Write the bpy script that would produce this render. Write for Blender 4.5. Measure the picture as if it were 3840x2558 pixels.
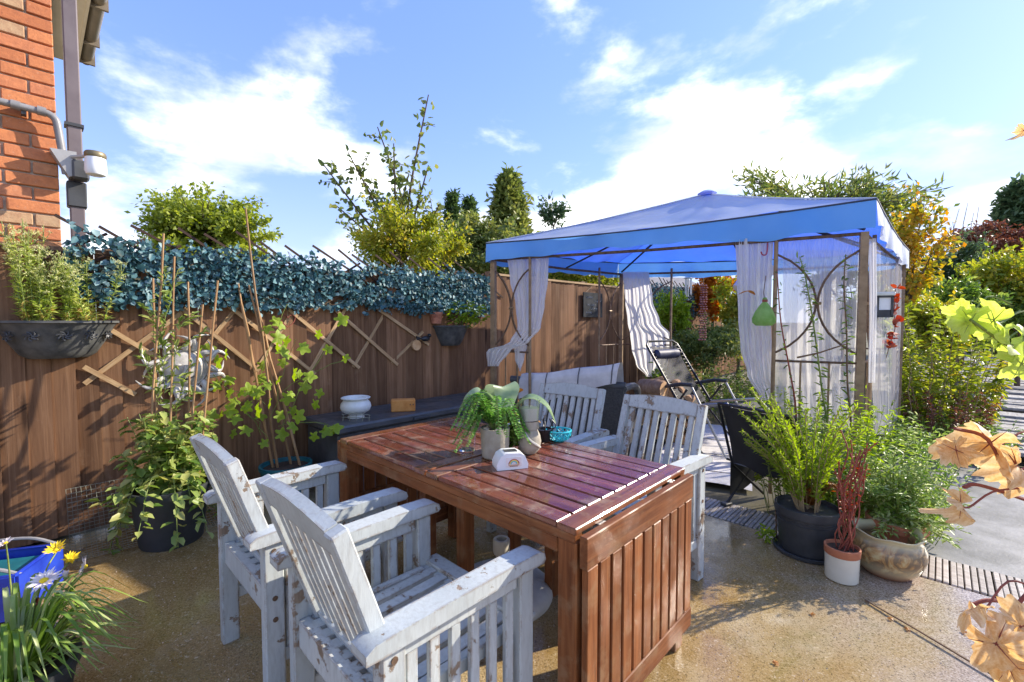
import bpy, bmesh, math, random
import numpy as np
from mathutils import Vector, Matrix, Quaternion
R=math.radians; PI=math.pi
for o in list(bpy.data.objects): bpy.data.objects.remove(o,do_unlink=True)
scene=bpy.context.scene; COL=scene.collection
rnd=random.Random(7); nrs=np.random.RandomState(11)
# ------------------------------------------------------------------ camera
CAM_H=1.29
cam=bpy.data.cameras.new('camera'); cam.sensor_width=36; cam.lens=15.94; cam.clip_start=.02; cam.clip_end=2000
camo=bpy.data.objects.new('camera',cam); COL.objects.link(camo)
camo.location=(0,0,CAM_H); camo.rotation_euler=(R(90-2.46),0,0); scene.camera=camo
# ------------------------------------------------------------------ light
SUN_AZ=R(70); SUN_EL=R(29)      # azimuth clockwise from +Y
sd=Vector((math.sin(SUN_AZ)*math.cos(SUN_EL),math.cos(SUN_AZ)*math.cos(SUN_EL),math.sin(SUN_EL)))
sl=bpy.data.lights.new('sun','SUN'); sl.energy=2.1; sl.angle=R(.55); sl.color=(1,.91,.77)
so=bpy.data.objects.new('sun',sl); COL.objects.link(so); so.rotation_euler=(-sd).to_track_quat('-Z','Y').to_euler(); so.location=(12,0,9)
wd=bpy.data.worlds.new('World'); scene.world=wd; wd.use_nodes=True
nt=wd.node_tree; nt.nodes.clear(); N_=nt.nodes.new; L_=nt.links.new
sky=N_('ShaderNodeTexSky'); sky.sky_type='NISHITA'; sky.sun_disc=False; sky.sun_elevation=SUN_EL; sky.sun_rotation=SUN_AZ
sky.air_density=1.15; sky.dust_density=.55; sky.ozone_density=2.6
tc=N_('ShaderNodeTexCoord'); sep=N_('ShaderNodeSeparateXYZ'); L_(tc.outputs['Generated'],sep.inputs[0])
def wmath(op,a,b=None,clamp=False):
    n=N_('ShaderNodeMath'); n.operation=op; n.use_clamp=clamp
    for i,v in enumerate((a,b)):
        if v is None: continue
        if isinstance(v,(int,float)): n.inputs[i].default_value=v
        else: L_(v,n.inputs[i])
    return n.outputs[0]
CLOUD_OFF=(5.9,5.3,1.3)
mp=N_('ShaderNodeMapping'); L_(tc.outputs['Generated'],mp.inputs[0]); mp.inputs['Location'].default_value=CLOUD_OFF; mp.inputs['Scale'].default_value=(2.3,2.3,4.6)
n1=N_('ShaderNodeTexNoise'); n1.inputs['Scale'].default_value=1.0; n1.inputs['Detail'].default_value=8; n1.inputs['Roughness'].default_value=.57; n1.inputs['Distortion'].default_value=.12; L_(mp.outputs[0],n1.inputs['Vector'])
# cumulus gathers low in the sky and thins out overhead
zpos=wmath('MAXIMUM',sep.outputs[2],0.0)
bias=wmath('MULTIPLY',wmath('SUBTRACT',.28,zpos),.19)
cov=N_('ShaderNodeMapRange'); cov.interpolation_type='SMOOTHSTEP'; cov.inputs['From Min'].default_value=.44; cov.inputs['From Max'].default_value=.60; L_(wmath('ADD',n1.outputs['Fac'],bias),cov.inputs['Value'])
hz=wmath('MULTIPLY',wmath('POWER',wmath('SUBTRACT',1.0,zpos),6.0),.72)
fac=wmath('MULTIPLY',cov.outputs[0],.9)
hzm=N_('ShaderNodeMix'); hzm.data_type='RGBA'; L_(hz,hzm.inputs[0]); hzm.inputs[7].default_value=(1.8,1.95,2.2,1)
gm=N_('ShaderNodeGamma'); gm.inputs[1].default_value=.55; L_(sky.outputs[0],gm.inputs[0])
skyc=N_('ShaderNodeMix'); skyc.data_type='RGBA'; skyc.blend_type='MULTIPLY'; skyc.inputs[0].default_value=1
L_(gm.outputs[0],skyc.inputs[6]); skyc.inputs[7].default_value=(.45,.575,.99,1)
mx=N_('ShaderNodeMix'); mx.data_type='RGBA'; L_(fac,mx.inputs[0]); L_(skyc.outputs[2],hzm.inputs[6]); L_(hzm.outputs[2],mx.inputs[6]); n2=N_('ShaderNodeTexNoise'); n2.inputs['Scale'].default_value=2.6; n2.inputs['Detail'].default_value=7; L_(mp.outputs[0],n2.inputs['Vector'])
cr=N_('ShaderNodeValToRGB'); cr.color_ramp.elements[0].position=.42; cr.color_ramp.elements[0].color=(1.75,1.9,2.2,1); cr.color_ramp.elements[1].position=.70; cr.color_ramp.elements[1].color=(4.6,4.5,4.3,1); L_(n2.outputs['Fac'],cr.inputs[0]); L_(cr.outputs[0],mx.inputs[7])
bg=N_('ShaderNodeBackground'); bg.inputs[1].default_value=.15; L_(mx.outputs[2],bg.inputs[0])
ow=N_('ShaderNodeOutputWorld'); L_(bg.outputs[0],ow.inputs[0])
vs=scene.view_settings; vs.view_transform='Standard'; vs.look='None'; vs.exposure=2.05; vs.gamma=1; vs.use_curve_mapping=False
scene.render.resolution_x=1024; scene.render.resolution_y=682
# ------------------------------------------------------------------ materials
MT={}
def nn(t,k): return t.nodes.new('ShaderNode'+k)
def rgba(c): return (c[0],c[1],c[2],1)
def ramp(t,stops,src):
    r=nn(t,'ValToRGB'); e=r.color_ramp.elements
    while len(e)<len(stops): e.new(.5)
    for i,(p,c) in enumerate(stops): e[i].position=p; e[i].color=rgba(c) if hasattr(c,'__len__') else (c,c,c,1)
    t.links.new(src,r.inputs[0]); return r.outputs[0]
def noise(t,vec,scale,detail=4,rough=.55,dist=0):
    n=nn(t,'TexNoise'); n.inputs['Scale'].default_value=scale; n.inputs['Detail'].default_value=detail; n.inputs['Roughness'].default_value=rough; n.inputs['Distortion'].default_value=dist
    if vec is not None: t.links.new(vec,n.inputs['Vector'])
    return n.outputs['Fac']
def mapping(t,scale,coord='Object',rot=(0,0,0)):
    c=nn(t,'TexCoord'); m=nn(t,'Mapping'); m.inputs['Scale'].default_value=scale; m.inputs['Rotation'].default_value=rot
    t.links.new(c.outputs[coord],m.inputs[0])
    # shift per object so that copies do not repeat
    oi=nn(t,'ObjectInfo'); ml=nn(t,'Math'); ml.operation='MULTIPLY'; ml.inputs[1].default_value=37.3; t.links.new(oi.outputs['Random'],ml.inputs[0])
    ad=nn(t,'VectorMath'); ad.operation='ADD'; t.links.new(m.outputs[0],ad.inputs[0]); t.links.new(ml.outputs[0],ad.inputs[1])
    return ad.outputs[0]
def mixc(t,f,a,b,mode='MIX'):
    m=nn(t,'Mix'); m.data_type='RGBA'; m.blend_type=mode
    for s,v in ((0,f),(6,a),(7,b)):
        if isinstance(v,(int,float)): m.inputs[s].default_value=v
        elif isinstance(v,(tuple,list)): m.inputs[s].default_value=rgba(v)
        else: t.links.new(v,m.inputs[s])
    return m.outputs[2]
def rng(t,a,b):
    m=nn(t,'MapRange'); m.inputs['From Min'].default_value=a; m.inputs['From Max'].default_value=b; return m
def bump(t,h,strength,dist=.01):
    b=nn(t,'Bump'); b.inputs['Strength'].default_value=strength; b.inputs['Distance'].default_value=dist; t.links.new(h,b.inputs['Height']); return b.outputs[0]
def base_mat(name):
    m=bpy.data.materials.new(name); m.use_nodes=True; t=m.node_tree; p=t.nodes['Principled BSDF']; MT[name]=m; return m,t,p
def objvar(t,col,amt):
    oi=nn(t,'ObjectInfo'); mr=nn(t,'MapRange'); mr.inputs['To Min'].default_value=1-amt; mr.inputs['To Max'].default_value=1+amt; t.links.new(oi.outputs['Random'],mr.inputs['Value'])
    h=nn(t,'HueSaturation'); t.links.new(col,h.inputs['Color']); t.links.new(mr.outputs[0],h.inputs['Value']); return h.outputs[0]
def simple(name,c1,c2=None,scale=6,rough=.6,rough2=None,bmp=0,bscale=60,metal=0,stretch=(1,1,1),var=0,spec=.5,lo=.35,hi=.65):
    m,t,p=base_mat(name); v=mapping(t,stretch)
    n=noise(t,v,scale,6,.6)
    col=ramp(t,[(lo,c1),(hi,c2 or c1)],n)
    if var: col=objvar(t,col,var)
    t.links.new(col,p.inputs['Base Color'])
    if rough2 is not None: t.links.new(ramp(t,[(lo,rough),(hi,rough2)],noise(t,v,scale*1.7,4)),p.inputs['Roughness'])
    else: p.inputs['Roughness'].default_value=rough
    p.inputs['Metallic'].default_value=metal; p.inputs['Specular IOR Level'].default_value=spec
    if bmp: t.links.new(bump(t,noise(t,v,bscale,5,.6),bmp,.004),p.inputs['Normal'])
    return m
def leafy(name,cols,transl=.35,rough=.45,spec=.4,nscale=9):
    m,t,p=base_mat(name); a=nn(t,'Attribute'); a.attribute_name='tint'
    v=mapping(t,(1,1,1)); n=noise(t,v,nscale,2)
    ad=nn(t,'Math'); ad.operation='MULTIPLY_ADD'; t.links.new(n,ad.inputs[0]); ad.inputs[1].default_value=.5; ad.inputs[2].default_value=-.25
    s=nn(t,'Math'); s.operation='ADD'; s.use_clamp=True; t.links.new(a.outputs['Fac'],s.inputs[0]); t.links.new(ad.outputs[0],s.inputs[1])
    k=len(cols); col=ramp(t,[(i/(k-1),c) for i,c in enumerate(cols)],s.outputs[0])
    t.links.new(col,p.inputs['Base Color']); p.inputs['Roughness'].default_value=rough; p.inputs['Specular IOR Level'].default_value=spec
    tr=nn(t,'BsdfTranslucent'); sat=nn(t,'HueSaturation'); sat.inputs['Saturation'].default_value=1.12; sat.inputs['Value'].default_value=1.5; t.links.new(col,sat.inputs['Color']); t.links.new(sat.outputs[0],tr.inputs[0])
    ms=nn(t,'MixShader'); ms.inputs[0].default_value=transl; t.links.new(p.outputs[0],ms.inputs[1]); t.links.new(tr.outputs[0],ms.inputs[2])
    t.links.new(ms.outputs[0],t.nodes['Material Output'].inputs[0]); return m
def wood(name,c1,c2,c3,axis='z',scale=1.0,rough=.55,rough2=None,bmp=.35,var=.12,coat=0,grime=None):
    m,t,p=base_mat(name); st={'x':(1.2,22,22),'y':(22,1.2,22),'z':(22,22,1.2)}[axis]
    v=mapping(t,tuple(s*scale for s in st)); g=noise(t,v,2.2,7,.62,.6)
    col=ramp(t,[(.28,c1),(.5,c2),(.72,c3)],g)
    v2=mapping(t,(1,1,1)); bl=noise(t,v2,5,3)
    col=mixc(t,ramp(t,[(.35,0.0),(.7,.5)],bl),col,mixc(t,1.0,col,(.62,.6,.6),'MULTIPLY'))
    if grime: col=mixc(t,ramp(t,[(.52,0.0),(.66,.75)],noise(t,v2,9,6,.65)),col,grime)
    if var: col=objvar(t,col,var)
    t.links.new(col,p.inputs['Base Color'])
    if rough2 is not None: t.links.new(ramp(t,[(.38,rough),(.62,rough2)],noise(t,v2,7,5)),p.inputs['Roughness'])
    else: p.inputs['Roughness'].default_value=rough
    p.inputs['Specular IOR Level'].default_value=.5 if coat else .22; p.inputs['Coat Weight'].default_value=coat; p.inputs['Coat Roughness'].default_value=.08
    t.links.new(bump(t,g,bmp,.003),p.inputs['Normal']); return m
def cloth(name,c1,c2,transl=.5,alpha=1.0,scale=3,rough=.8,bscale=0,tcol=None):
    m,t,p=base_mat(name); v=mapping(t,(1,1,1)); col=ramp(t,[(.3,c1),(.7,c2)],noise(t,v,scale,4))
    t.links.new(col,p.inputs['Base Color']); p.inputs['Roughness'].default_value=rough; p.inputs['Specular IOR Level'].default_value=.8 if rough<.35 else .25
    tr=nn(t,'BsdfTranslucent'); ms=nn(t,'MixShader'); ms.inputs[0].default_value=transl
    if tcol: tr.inputs[0].default_value=rgba(tcol)
    else: t.links.new(col,tr.inputs[0])
    t.links.new(p.outputs[0],ms.inputs[1]); t.links.new(tr.outputs[0],ms.inputs[2]); out=ms.outputs[0]
    if alpha<1:
        tp=nn(t,'BsdfTransparent'); m2=nn(t,'MixShader'); m2.inputs[0].default_value=alpha; t.links.new(tp.outputs[0],m2.inputs[1]); t.links.new(out,m2.inputs[2]); out=m2.outputs[0]
    if bscale: t.links.new(bump(t,noise(t,v,bscale,3),.3,.004),p.inputs['Normal'])
    t.links.new(out,t.nodes['Material Output'].inputs[0]); return m
# --- special surfaces
def mk_concrete():
    m,t,p=base_mat('concrete'); v=mapping(t,(1,1,1))
    big=noise(t,v,.9,6,.62,.6); mid=noise(t,v,4.3,7,.68,.5); fine=noise(t,v,170,3,.7); grit=nn(t,'TexVoronoi'); grit.inputs['Scale'].default_value=120; t.links.new(v,grit.inputs['Vector'])
    col=ramp(t,[(.34,(.31,.195,.062)),(.48,(.39,.268,.108)),(.58,(.43,.325,.17)),(.70,(.48,.41,.29))],big)
    col=mixc(t,ramp(t,[(.42,0.0),(.68,.65)],mid),col,(.29,.18,.055))
    moss=noise(t,v,2.6,6,.7,.8); col=mixc(t,ramp(t,[(.57,0.0),(.70,.55)],moss),col,(.20,.18,.05))
    col=mixc(t,ramp(t,[(.57,0.0),(.66,.85)],fine),col,(.56,.48,.36))
    col=mixc(t,ramp(t,[(.34,.9),(.45,0.0)],fine),col,(.07,.05,.03))
    pale=noise(t,v,55,2); col=mixc(t,ramp(t,[(.66,0.0),(.71,.8)],pale),col,(.62,.52,.38))
    vc=nn(t,'TexVoronoi'); vc.feature='DISTANCE_TO_EDGE'; vc.inputs['Scale'].default_value=.38; wv=nn(t,'VectorMath'); wv.operation='ADD'; nz=nn(t,'TexNoise'); nz.inputs['Scale'].default_value=3.0; nz.inputs['Detail'].default_value=6; t.links.new(v,nz.inputs['Vector']); sc=nn(t,'VectorMath'); sc.operation='SCALE'; sc.inputs[3].default_value=.35; t.links.new(nz.outputs['Color'],sc.inputs[0]); t.links.new(v,wv.inputs[0]); t.links.new(sc.outputs[0],wv.inputs[1]); t.links.new(wv.outputs[0],vc.inputs['Vector'])
    crack=ramp(t,[(.001,.75),(.003,0.0)],vc.outputs['Distance']); col=mixc(t,crack,col,(.04,.03,.018))
    wet=noise(t,v,1.25,5,.6,.5); wm=ramp(t,[(.37,0.0),(.51,1.0)],wet)
    dk_=mixc(t,1.0,col,(.80,.75,.66),'MULTIPLY'); col=mixc(t,wm,col,dk_)
    sx=nn(t,'SeparateXYZ'); tc_=nn(t,'TexCoord'); t.links.new(tc_.outputs['Object'],sx.inputs[0]); xa=nn(t,'Math'); xa.operation='MULTIPLY_ADD'; t.links.new(mid,xa.inputs[0]); xa.inputs[1].default_value=1.6; t.links.new(sx.outputs[0],xa.inputs[2])
    pale_right=ramp(t,[(.0,0.0),(1.0,.66)],(lambda mr:(t.links.new(xa.outputs[0],mr.inputs['Value']),mr.outputs[0])[1])(rng(t,2.05,3.0)))
    col=mixc(t,pale_right,col,mixc(t,ramp(t,[(.38,0.0),(.62,1.0)],fine),(.20,.17,.145),(.70,.635,.575)))  # greyer, paler concrete towards the right, edge broken by noise
    t.links.new(col,p.inputs['Base Color'])
    t.links.new(ramp(t,[(0.0,.58),(.55,.26),(1.0,.09)],wm),p.inputs['Roughness'])
    h=nn(t,'Math'); h.operation='ADD'; t.links.new(grit.outputs['Distance'],h.inputs[0]); t.links.new(fine,h.inputs[1])
    h2=nn(t,'Math'); h2.operation='SUBTRACT'; t.links.new(h.outputs[0],h2.inputs[0]); t.links.new(crack,h2.inputs[1])
    bp=nn(t,'Bump'); bp.inputs['Distance'].default_value=.004; t.links.new(h2.outputs[0],bp.inputs['Height']); t.links.new(ramp(t,[(0.0,.55),(1.0,.06)],wm),bp.inputs['Strength']); t.links.new(bp.outputs[0],p.inputs['Normal'])
def mk_paint():
    m,t,p=base_mat('chair_paint'); v=mapping(t,(1,1,1)); v2=mapping(t,(10,10,2.0))
    a=noise(t,v,9,8,.72); g=noise(t,v2,8,6,.65); big=noise(t,v,3,5)
    col=ramp(t,[(.3,(.38,.415,.41)),(.55,(.49,.52,.51)),(.8,(.56,.565,.53))],big)
    col=mixc(t,ramp(t,[(.46,0.0),(.70,.65)],g),col,(.33,.34,.325))
    bv=nn(t,'Bevel'); bv.samples=3; bv.inputs['Radius'].default_value=.011; ge=nn(t,'NewGeometry'); dt=nn(t,'VectorMath'); dt.operation='DOT_PRODUCT'; t.links.new(bv.outputs[0],dt.inputs[0]); t.links.new(ge.outputs['Normal'],dt.inputs[1])
    ed=ramp(t,[(.86,1.0),(.985,0.0)],dt.outputs['Value'])
    ea=nn(t,'Math'); ea.operation='MULTIPLY_ADD'; t.links.new(ed,ea.inputs[0]); ea.inputs[1].default_value=.13; t.links.new(a,ea.inputs[2])
    eb=nn(t,'Math'); eb.operation='MULTIPLY_ADD'; t.links.new(big,eb.inputs[0]); eb.inputs[1].default_value=.30; t.links.new(ea.outputs[0],eb.inputs[2])
    chip=ramp(t,[(.742,0.0),(.758,1.0)],eb.outputs[0])
    col=mixc(t,chip,col,mixc(t,g,(.13,.075,.042),(.34,.27,.20)))
    crack=ramp(t,[(.25,1.0),(.30,0.0)],g); col=mixc(t,crack,col,(.20,.18,.155))
    t.links.new(col,p.inputs['Base Color']); p.inputs['Roughness'].default_value=.55
    iv=nn(t,'Math'); iv.operation='SUBTRACT'; iv.inputs[0].default_value=1; t.links.new(chip,iv.inputs[1]); i2=nn(t,'Math'); i2.operation='MULTIPLY_ADD'; t.links.new(g,i2.inputs[0]); i2.inputs[1].default_value=.5; t.links.new(iv.outputs[0],i2.inputs[2]); t.links.new(bump(t,i2.outputs[0],.6,.003),p.inputs['Normal'])
def mk_fence():
    m,t,p=base_mat('fence_wood'); v=mapping(t,(12,12,.7)); v2=mapping(t,(1,1,1)); v3=mapping(t,(9,9,2.2)); c=nn(t,'TexCoord')
    g=noise(t,v,2.2,8,.66,1.0); st=noise(t,v2,2.2,5,.6,.4)
    col=ramp(t,[(.28,(.130,.062,.030)),(.5,(.222,.115,.058)),(.72,(.33,.188,.102))],g)
    kn=nn(t,'TexVoronoi'); kn.inputs['Scale'].default_value=.8; t.links.new(v3,kn.inputs['Vector']); col=mixc(t,ramp(t,[(.07,.9),(.16,0.0)],kn.outputs['Distance']),col,(.045,.022,.012))
    col=mixc(t,ramp(t,[(.40,0.0),(.68,.6)],st),col,mixc(t,1.0,col,(.60,.58,.60),'MULTIPLY')); col=mixc(t,ramp(t,[(.62,0.0),(.78,.5)],noise(t,v2,6,6,.7)),col,(.34,.23,.15))
    col=objvar(t,col,.30); p.inputs['Specular IOR Level'].default_value=.18; t.links.new(col,p.inputs['Base Color']); t.links.new(ramp(t,[(.4,.55),(.6,.8)],st),p.inputs['Roughness']); t.links.new(bump(t,g,.55,.004),p.inputs['Normal'])
def mk_brick():
    m,t,p=base_mat('brick'); v=mapping(t,(1,1,1)); oi=nn(t,'ObjectInfo')
    col=ramp(t,[(0,(.48,.16,.06)),(.45,(.62,.225,.085)),(.75,(.56,.20,.09)),(.9,(.56,.33,.16)),(1,(.44,.30,.18))],oi.outputs['Random'])
    col=mixc(t,ramp(t,[(.4,0.0),(.75,.55)],noise(t,v,28,6,.7)),col,(.25,.075,.04))
    col=mixc(t,ramp(t,[(.62,0.0),(.75,.5)],noise(t,v,70,3,.7)),col,(.62,.42,.3))
    t.links.new(col,p.inputs['Base Color']); p.inputs['Roughness'].default_value=.88
    t.links.new(bump(t,noise(t,v,90,6,.7),.7,.004),p.inputs['Normal'])
mk_concrete(); mk_paint(); mk_brick(); mk_fence()
simple('mortar',(.42,.36,.28),(.55,.49,.40),30,.95,bmp=.6,bscale=150)
wood('post_wood',(.12,.07,.045),(.19,.115,.075),(.26,.16,.11),'z',1.0,.7,None,.4,.1)
wood('trellis_wood',(.30,.18,.085),(.46,.30,.155),(.56,.40,.23),'x',1.2,.65,None,.3,.18)
wood('dark_slat',(.03,.017,.013),(.05,.028,.02),(.075,.042,.03),'x',1.0,.7,None,.3,.1)
wood('table_wood',(.11,.034,.011),(.22,.076,.025),(.32,.125,.043),'z',.9,.35,.65,.4,.16,grime=(.25,.14,.07))
wood('table_top_wood',(.085,.022,.012),(.17,.046,.024),(.27,.085,.042),'x',.9,.05,.42,.25,.16,coat=.45,grime=(.30,.20,.14))
wood('deck_wood',(.30,.26,.225),(.46,.41,.37),(.58,.53,.48),'y',1.0,.6,.8,.5,.14)
wood('walk_wood',(.19,.175,.165),(.33,.315,.30),(.47,.45,.43),'x',.7,.6,.85,.6,.2)
wood('cane',(.25,.14,.065),(.38,.22,.10),(.48,.31,.16),'z',.5,.6,None,.2,.15)
wood('bark',(.07,.05,.035),(.12,.09,.065),(.17,.135,.10),'z',.4,.9,None,.8,.1)
wood('log_bark',(.20,.12,.07),(.34,.21,.12),(.45,.31,.2),'x',.6,.9,None,.6,.2)
simple('log_end',(.50,.27,.11),(.66,.42,.22),14,.8,bmp=.4)
simple('black_plastic',(.035,.037,.040),(.058,.06,.063),9,.38,.6,bmp=.12)
simple('basket_plastic',(.05,.053,.053),(.12,.12,.115),11,.55,.75,bmp=.2,spec=.25)
simple('dark_grey_plastic',(.055,.058,.062),(.095,.098,.10),5,.3,.55,bmp=.1)
simple('slate_pot',(.028,.032,.034),(.05,.054,.056),6,.55,bmp=.1)
simple('grey_pipe',(.20,.195,.19),(.27,.26,.26),8,.4)
simple('brown_pipe',(.125,.095,.095),(.165,.13,.13),6,.45,spec=.6)
simple('cream_board',(.62,.55,.42),(.70,.63,.5),4,.6)
simple('gutter_plastic',(.16,.13,.09),(.22,.18,.13),6,.4)
simple('lamp_metal',(.34,.33,.31),(.42,.41,.40),8,.45,metal=.3)
simple('brass_cap',(.13,.10,.05),(.22,.18,.10),10,.45,metal=.4)
simple('opal_glass',(.82,.84,.84),(.86,.87,.87),6,.18)
simple('terracotta',(.40,.135,.065),(.52,.20,.10),10,.85,bmp=.25)
simple('orange_brick',(.55,.20,.04),(.66,.30,.08),18,.9,bmp=.6)
simple('white_ceramic',(.62,.64,.60),(.80,.81,.78),8,.25,.5)
simple('cream_ceramic',(.60,.55,.42),(.70,.65,.52),5,.28)
simple('stone_pot',(.30,.265,.20),(.40,.36,.29),22,.8,bmp=.5,bscale=90)
simple('soil',(.035,.022,.014),(.085,.055,.035),40,.95,bmp=.8)
simple('pebble',(.50,.36,.26),(.74,.58,.46),40,.6)
simple('white_plastic',(.78,.79,.78),(.84,.84,.83),6,.28)
simple('umbrella_base',(.42,.40,.36),(.56,.54,.49),7,.5,.75,bmp=.15)
simple('candle_wax',(.72,.70,.60),(.78,.76,.68),5,.4)
simple('turquoise',(.02,.42,.50),(.05,.55,.62),12,.35)
simple('rust_metal',(.095,.055,.035),(.20,.125,.075),30,.6,.8,metal=.25,bmp=.3,bscale=120)
simple('brown_metal',(.22,.145,.08),(.34,.235,.135),14,.45,.65,metal=.3,bmp=.15)
simple('black_metal',(.02,.02,.022),(.04,.04,.045),9,.4,metal=.3)
simple('steel',(.42,.42,.42),(.55,.55,.54),10,.35,metal=.8)
simple('sun_metal',(.34,.31,.27),(.60,.57,.52),14,.35,.55,metal=.15,bmp=.3)
simple('wire',(.20,.21,.17),(.30,.31,.26),10,.5,metal=.6)
simple('blue_crate',(.010,.028,.30),(.022,.06,.45),8,.4)
simple('teal_plastic',(.012,.11,.13),(.02,.17,.19),8,.45)
simple('rattan',(.028,.028,.030),(.060,.058,.056),60,.5,bmp=.6,bscale=120)
simple('navy_pillow',(.035,.04,.075),(.05,.055,.095),5,.55)
simple('rug_fabric',(.50,.48,.46),(.64,.62,.60),26,.9,bmp=.4)
simple('mat_fabric',(.105,.105,.10),(.23,.225,.22),5,.5,bmp=.35)
simple('blanket',(.50,.47,.46),(.68,.65,.63),7,.9,bmp=.3,bscale=40)
simple('dark_stripe',(.06,.055,.06),(.10,.095,.10),9,.8)
simple('red_paint',(.35,.02,.03),(.45,.035,.04),8,.4)
simple('slate',(.028,.030,.032),(.055,.057,.06),10,.8,spec=.08)
simple('chalk',(.45,.45,.43),(.6,.6,.58),30,.9)
simple('roof_tile',(.20,.185,.18),(.30,.28,.27),9,.85,bmp=.3)
simple('render_wall',(.40,.37,.33),(.50,.47,.43),6,.9)
simple('garden_soil',(.10,.085,.05),(.17,.15,.085),3,.95,bmp=.6)
simple('white_shell',(.70,.70,.66),(.82,.82,.80),8,.4)
simple('bead_red',(.30,.10,.075),(.45,.19,.15),30,.5)
simple('clear_plastic',(.58,.60,.55),(.70,.72,.68),6,.3)
simple('cord',(.35,.26,.16),(.45,.35,.24),10,.8)
simple('twig_red',(.20,.045,.03),(.33,.085,.05),20,.7)
simple('twig_brown',(.11,.06,.035),(.20,.12,.06),20,.8)
simple('stem_green',(.13,.19,.035),(.24,.28,.06),12,.6)
simple('stem_tan',(.30,.20,.10),(.42,.31,.16),12,.75)
simple('terra_mosaic',(.30,.10,.06),(.58,.25,.15),26,.7)
simple('petal_yellow',(.82,.55,.005),(.90,.68,.012),20,.6)
simple('petal_white',(.74,.62,.58),(.86,.80,.76),14,.6)
cloth('canopy_blue',(.46,.56,.74),(.78,.80,.82),.42,1,2.2,.26,9,(.03,.17,.95))  # roof base paled: sun sheen and sky reflection put into the colour
cloth('valance_blue',(.13,.40,.88),(.19,.48,.92),.25,1,2.5,.5,18)
cloth('net_white',(.90,.88,.84),(.94,.92,.88),.55,.92,3,.9)
cloth('net_sheer',(.92,.90,.86),(.96,.94,.90),.6,.44,3,.9)
cloth('black_mesh',(.02,.02,.025),(.045,.045,.05),.12,.85,20,.7)
cloth('black_cover',(.022,.023,.026),(.04,.042,.045),.02,1,6,.5,14)
cloth('green_net',(.26,.52,.10),(.46,.70,.24),.5,.80,14,.6,30)
leafy('ivy_leaf',[(.17,.11,.045),(.03,.07,.07),(.05,.135,.155),(.085,.195,.22),(.145,.265,.28),(.27,.37,.37)],.15,.48,.35,22)
leafy('vine_leaf',[(.17,.24,.02),(.27,.38,.035),(.40,.50,.07)],.45,.5,.3)
leafy('pot_climber_leaf',[(.10,.18,.035),(.22,.31,.065),(.38,.44,.13),(.46,.42,.14)],.38)
leafy('green_leaf',[(.07,.14,.022),(.14,.23,.04),(.22,.32,.06),(.32,.38,.09)],.38)
leafy('fern_leaf',[(.06,.17,.03),(.13,.30,.055),(.24,.42,.10)],.4)
leafy('yellow_leaf',[(.15,.21,.025),(.27,.32,.04),(.42,.42,.06),(.50,.36,.06)],.42)
leafy('fleabane',[(.30,.42,.07),(.46,.54,.12),(.58,.60,.24),(.60,.36,.11)],.45)
leafy('lime_tree',[(.15,.20,.025),(.27,.32,.045),(.42,.45,.08)],.42)
leafy('gold_leaf',[(.14,.20,.03),(.32,.31,.045),(.54,.35,.045),(.52,.22,.025)],.42)
leafy('fluff',[(.50,.54,.20),(.64,.64,.32),(.72,.70,.44)],.45)
leafy('dry_leaf',[(.28,.11,.025),(.42,.18,.045),(.50,.28,.09)],.35)
leafy('orange_leaf',[(.36,.10,.008),(.52,.17,.012),(.56,.27,.02)],.42)
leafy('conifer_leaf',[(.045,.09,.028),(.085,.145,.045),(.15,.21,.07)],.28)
leafy('olive_leaf',[(.07,.115,.03),(.14,.19,.05),(.23,.26,.07),(.31,.30,.08)],.38)
leafy('dark_leaf',[(.05,.09,.04),(.085,.14,.06),(.15,.20,.09)],.3)
leafy('russet_leaf',[(.12,.045,.03),(.20,.075,.045),(.26,.13,.07)],.3)
leafy('grass_leaf',[(.11,.21,.025),(.23,.35,.055),(.38,.47,.13),(.52,.56,.30)],.38,.4)
leafy('grape_green',[(.38,.48,.06),(.50,.59,.12),(.62,.68,.22)],.5,.5,.3,16)
leafy('grape_dry',[(.46,.19,.06),(.62,.38,.16),(.76,.57,.32),(.82,.69,.46)],.35,.55,.3,16)
leafy('broad_leaf',[(.15,.25,.10),(.28,.37,.19),(.42,.48,.30)],.3,.35,.5,30)
leafy('red_leaf',[(.22,.028,.016),(.36,.06,.03),(.42,.13,.06)],.3)
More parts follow.
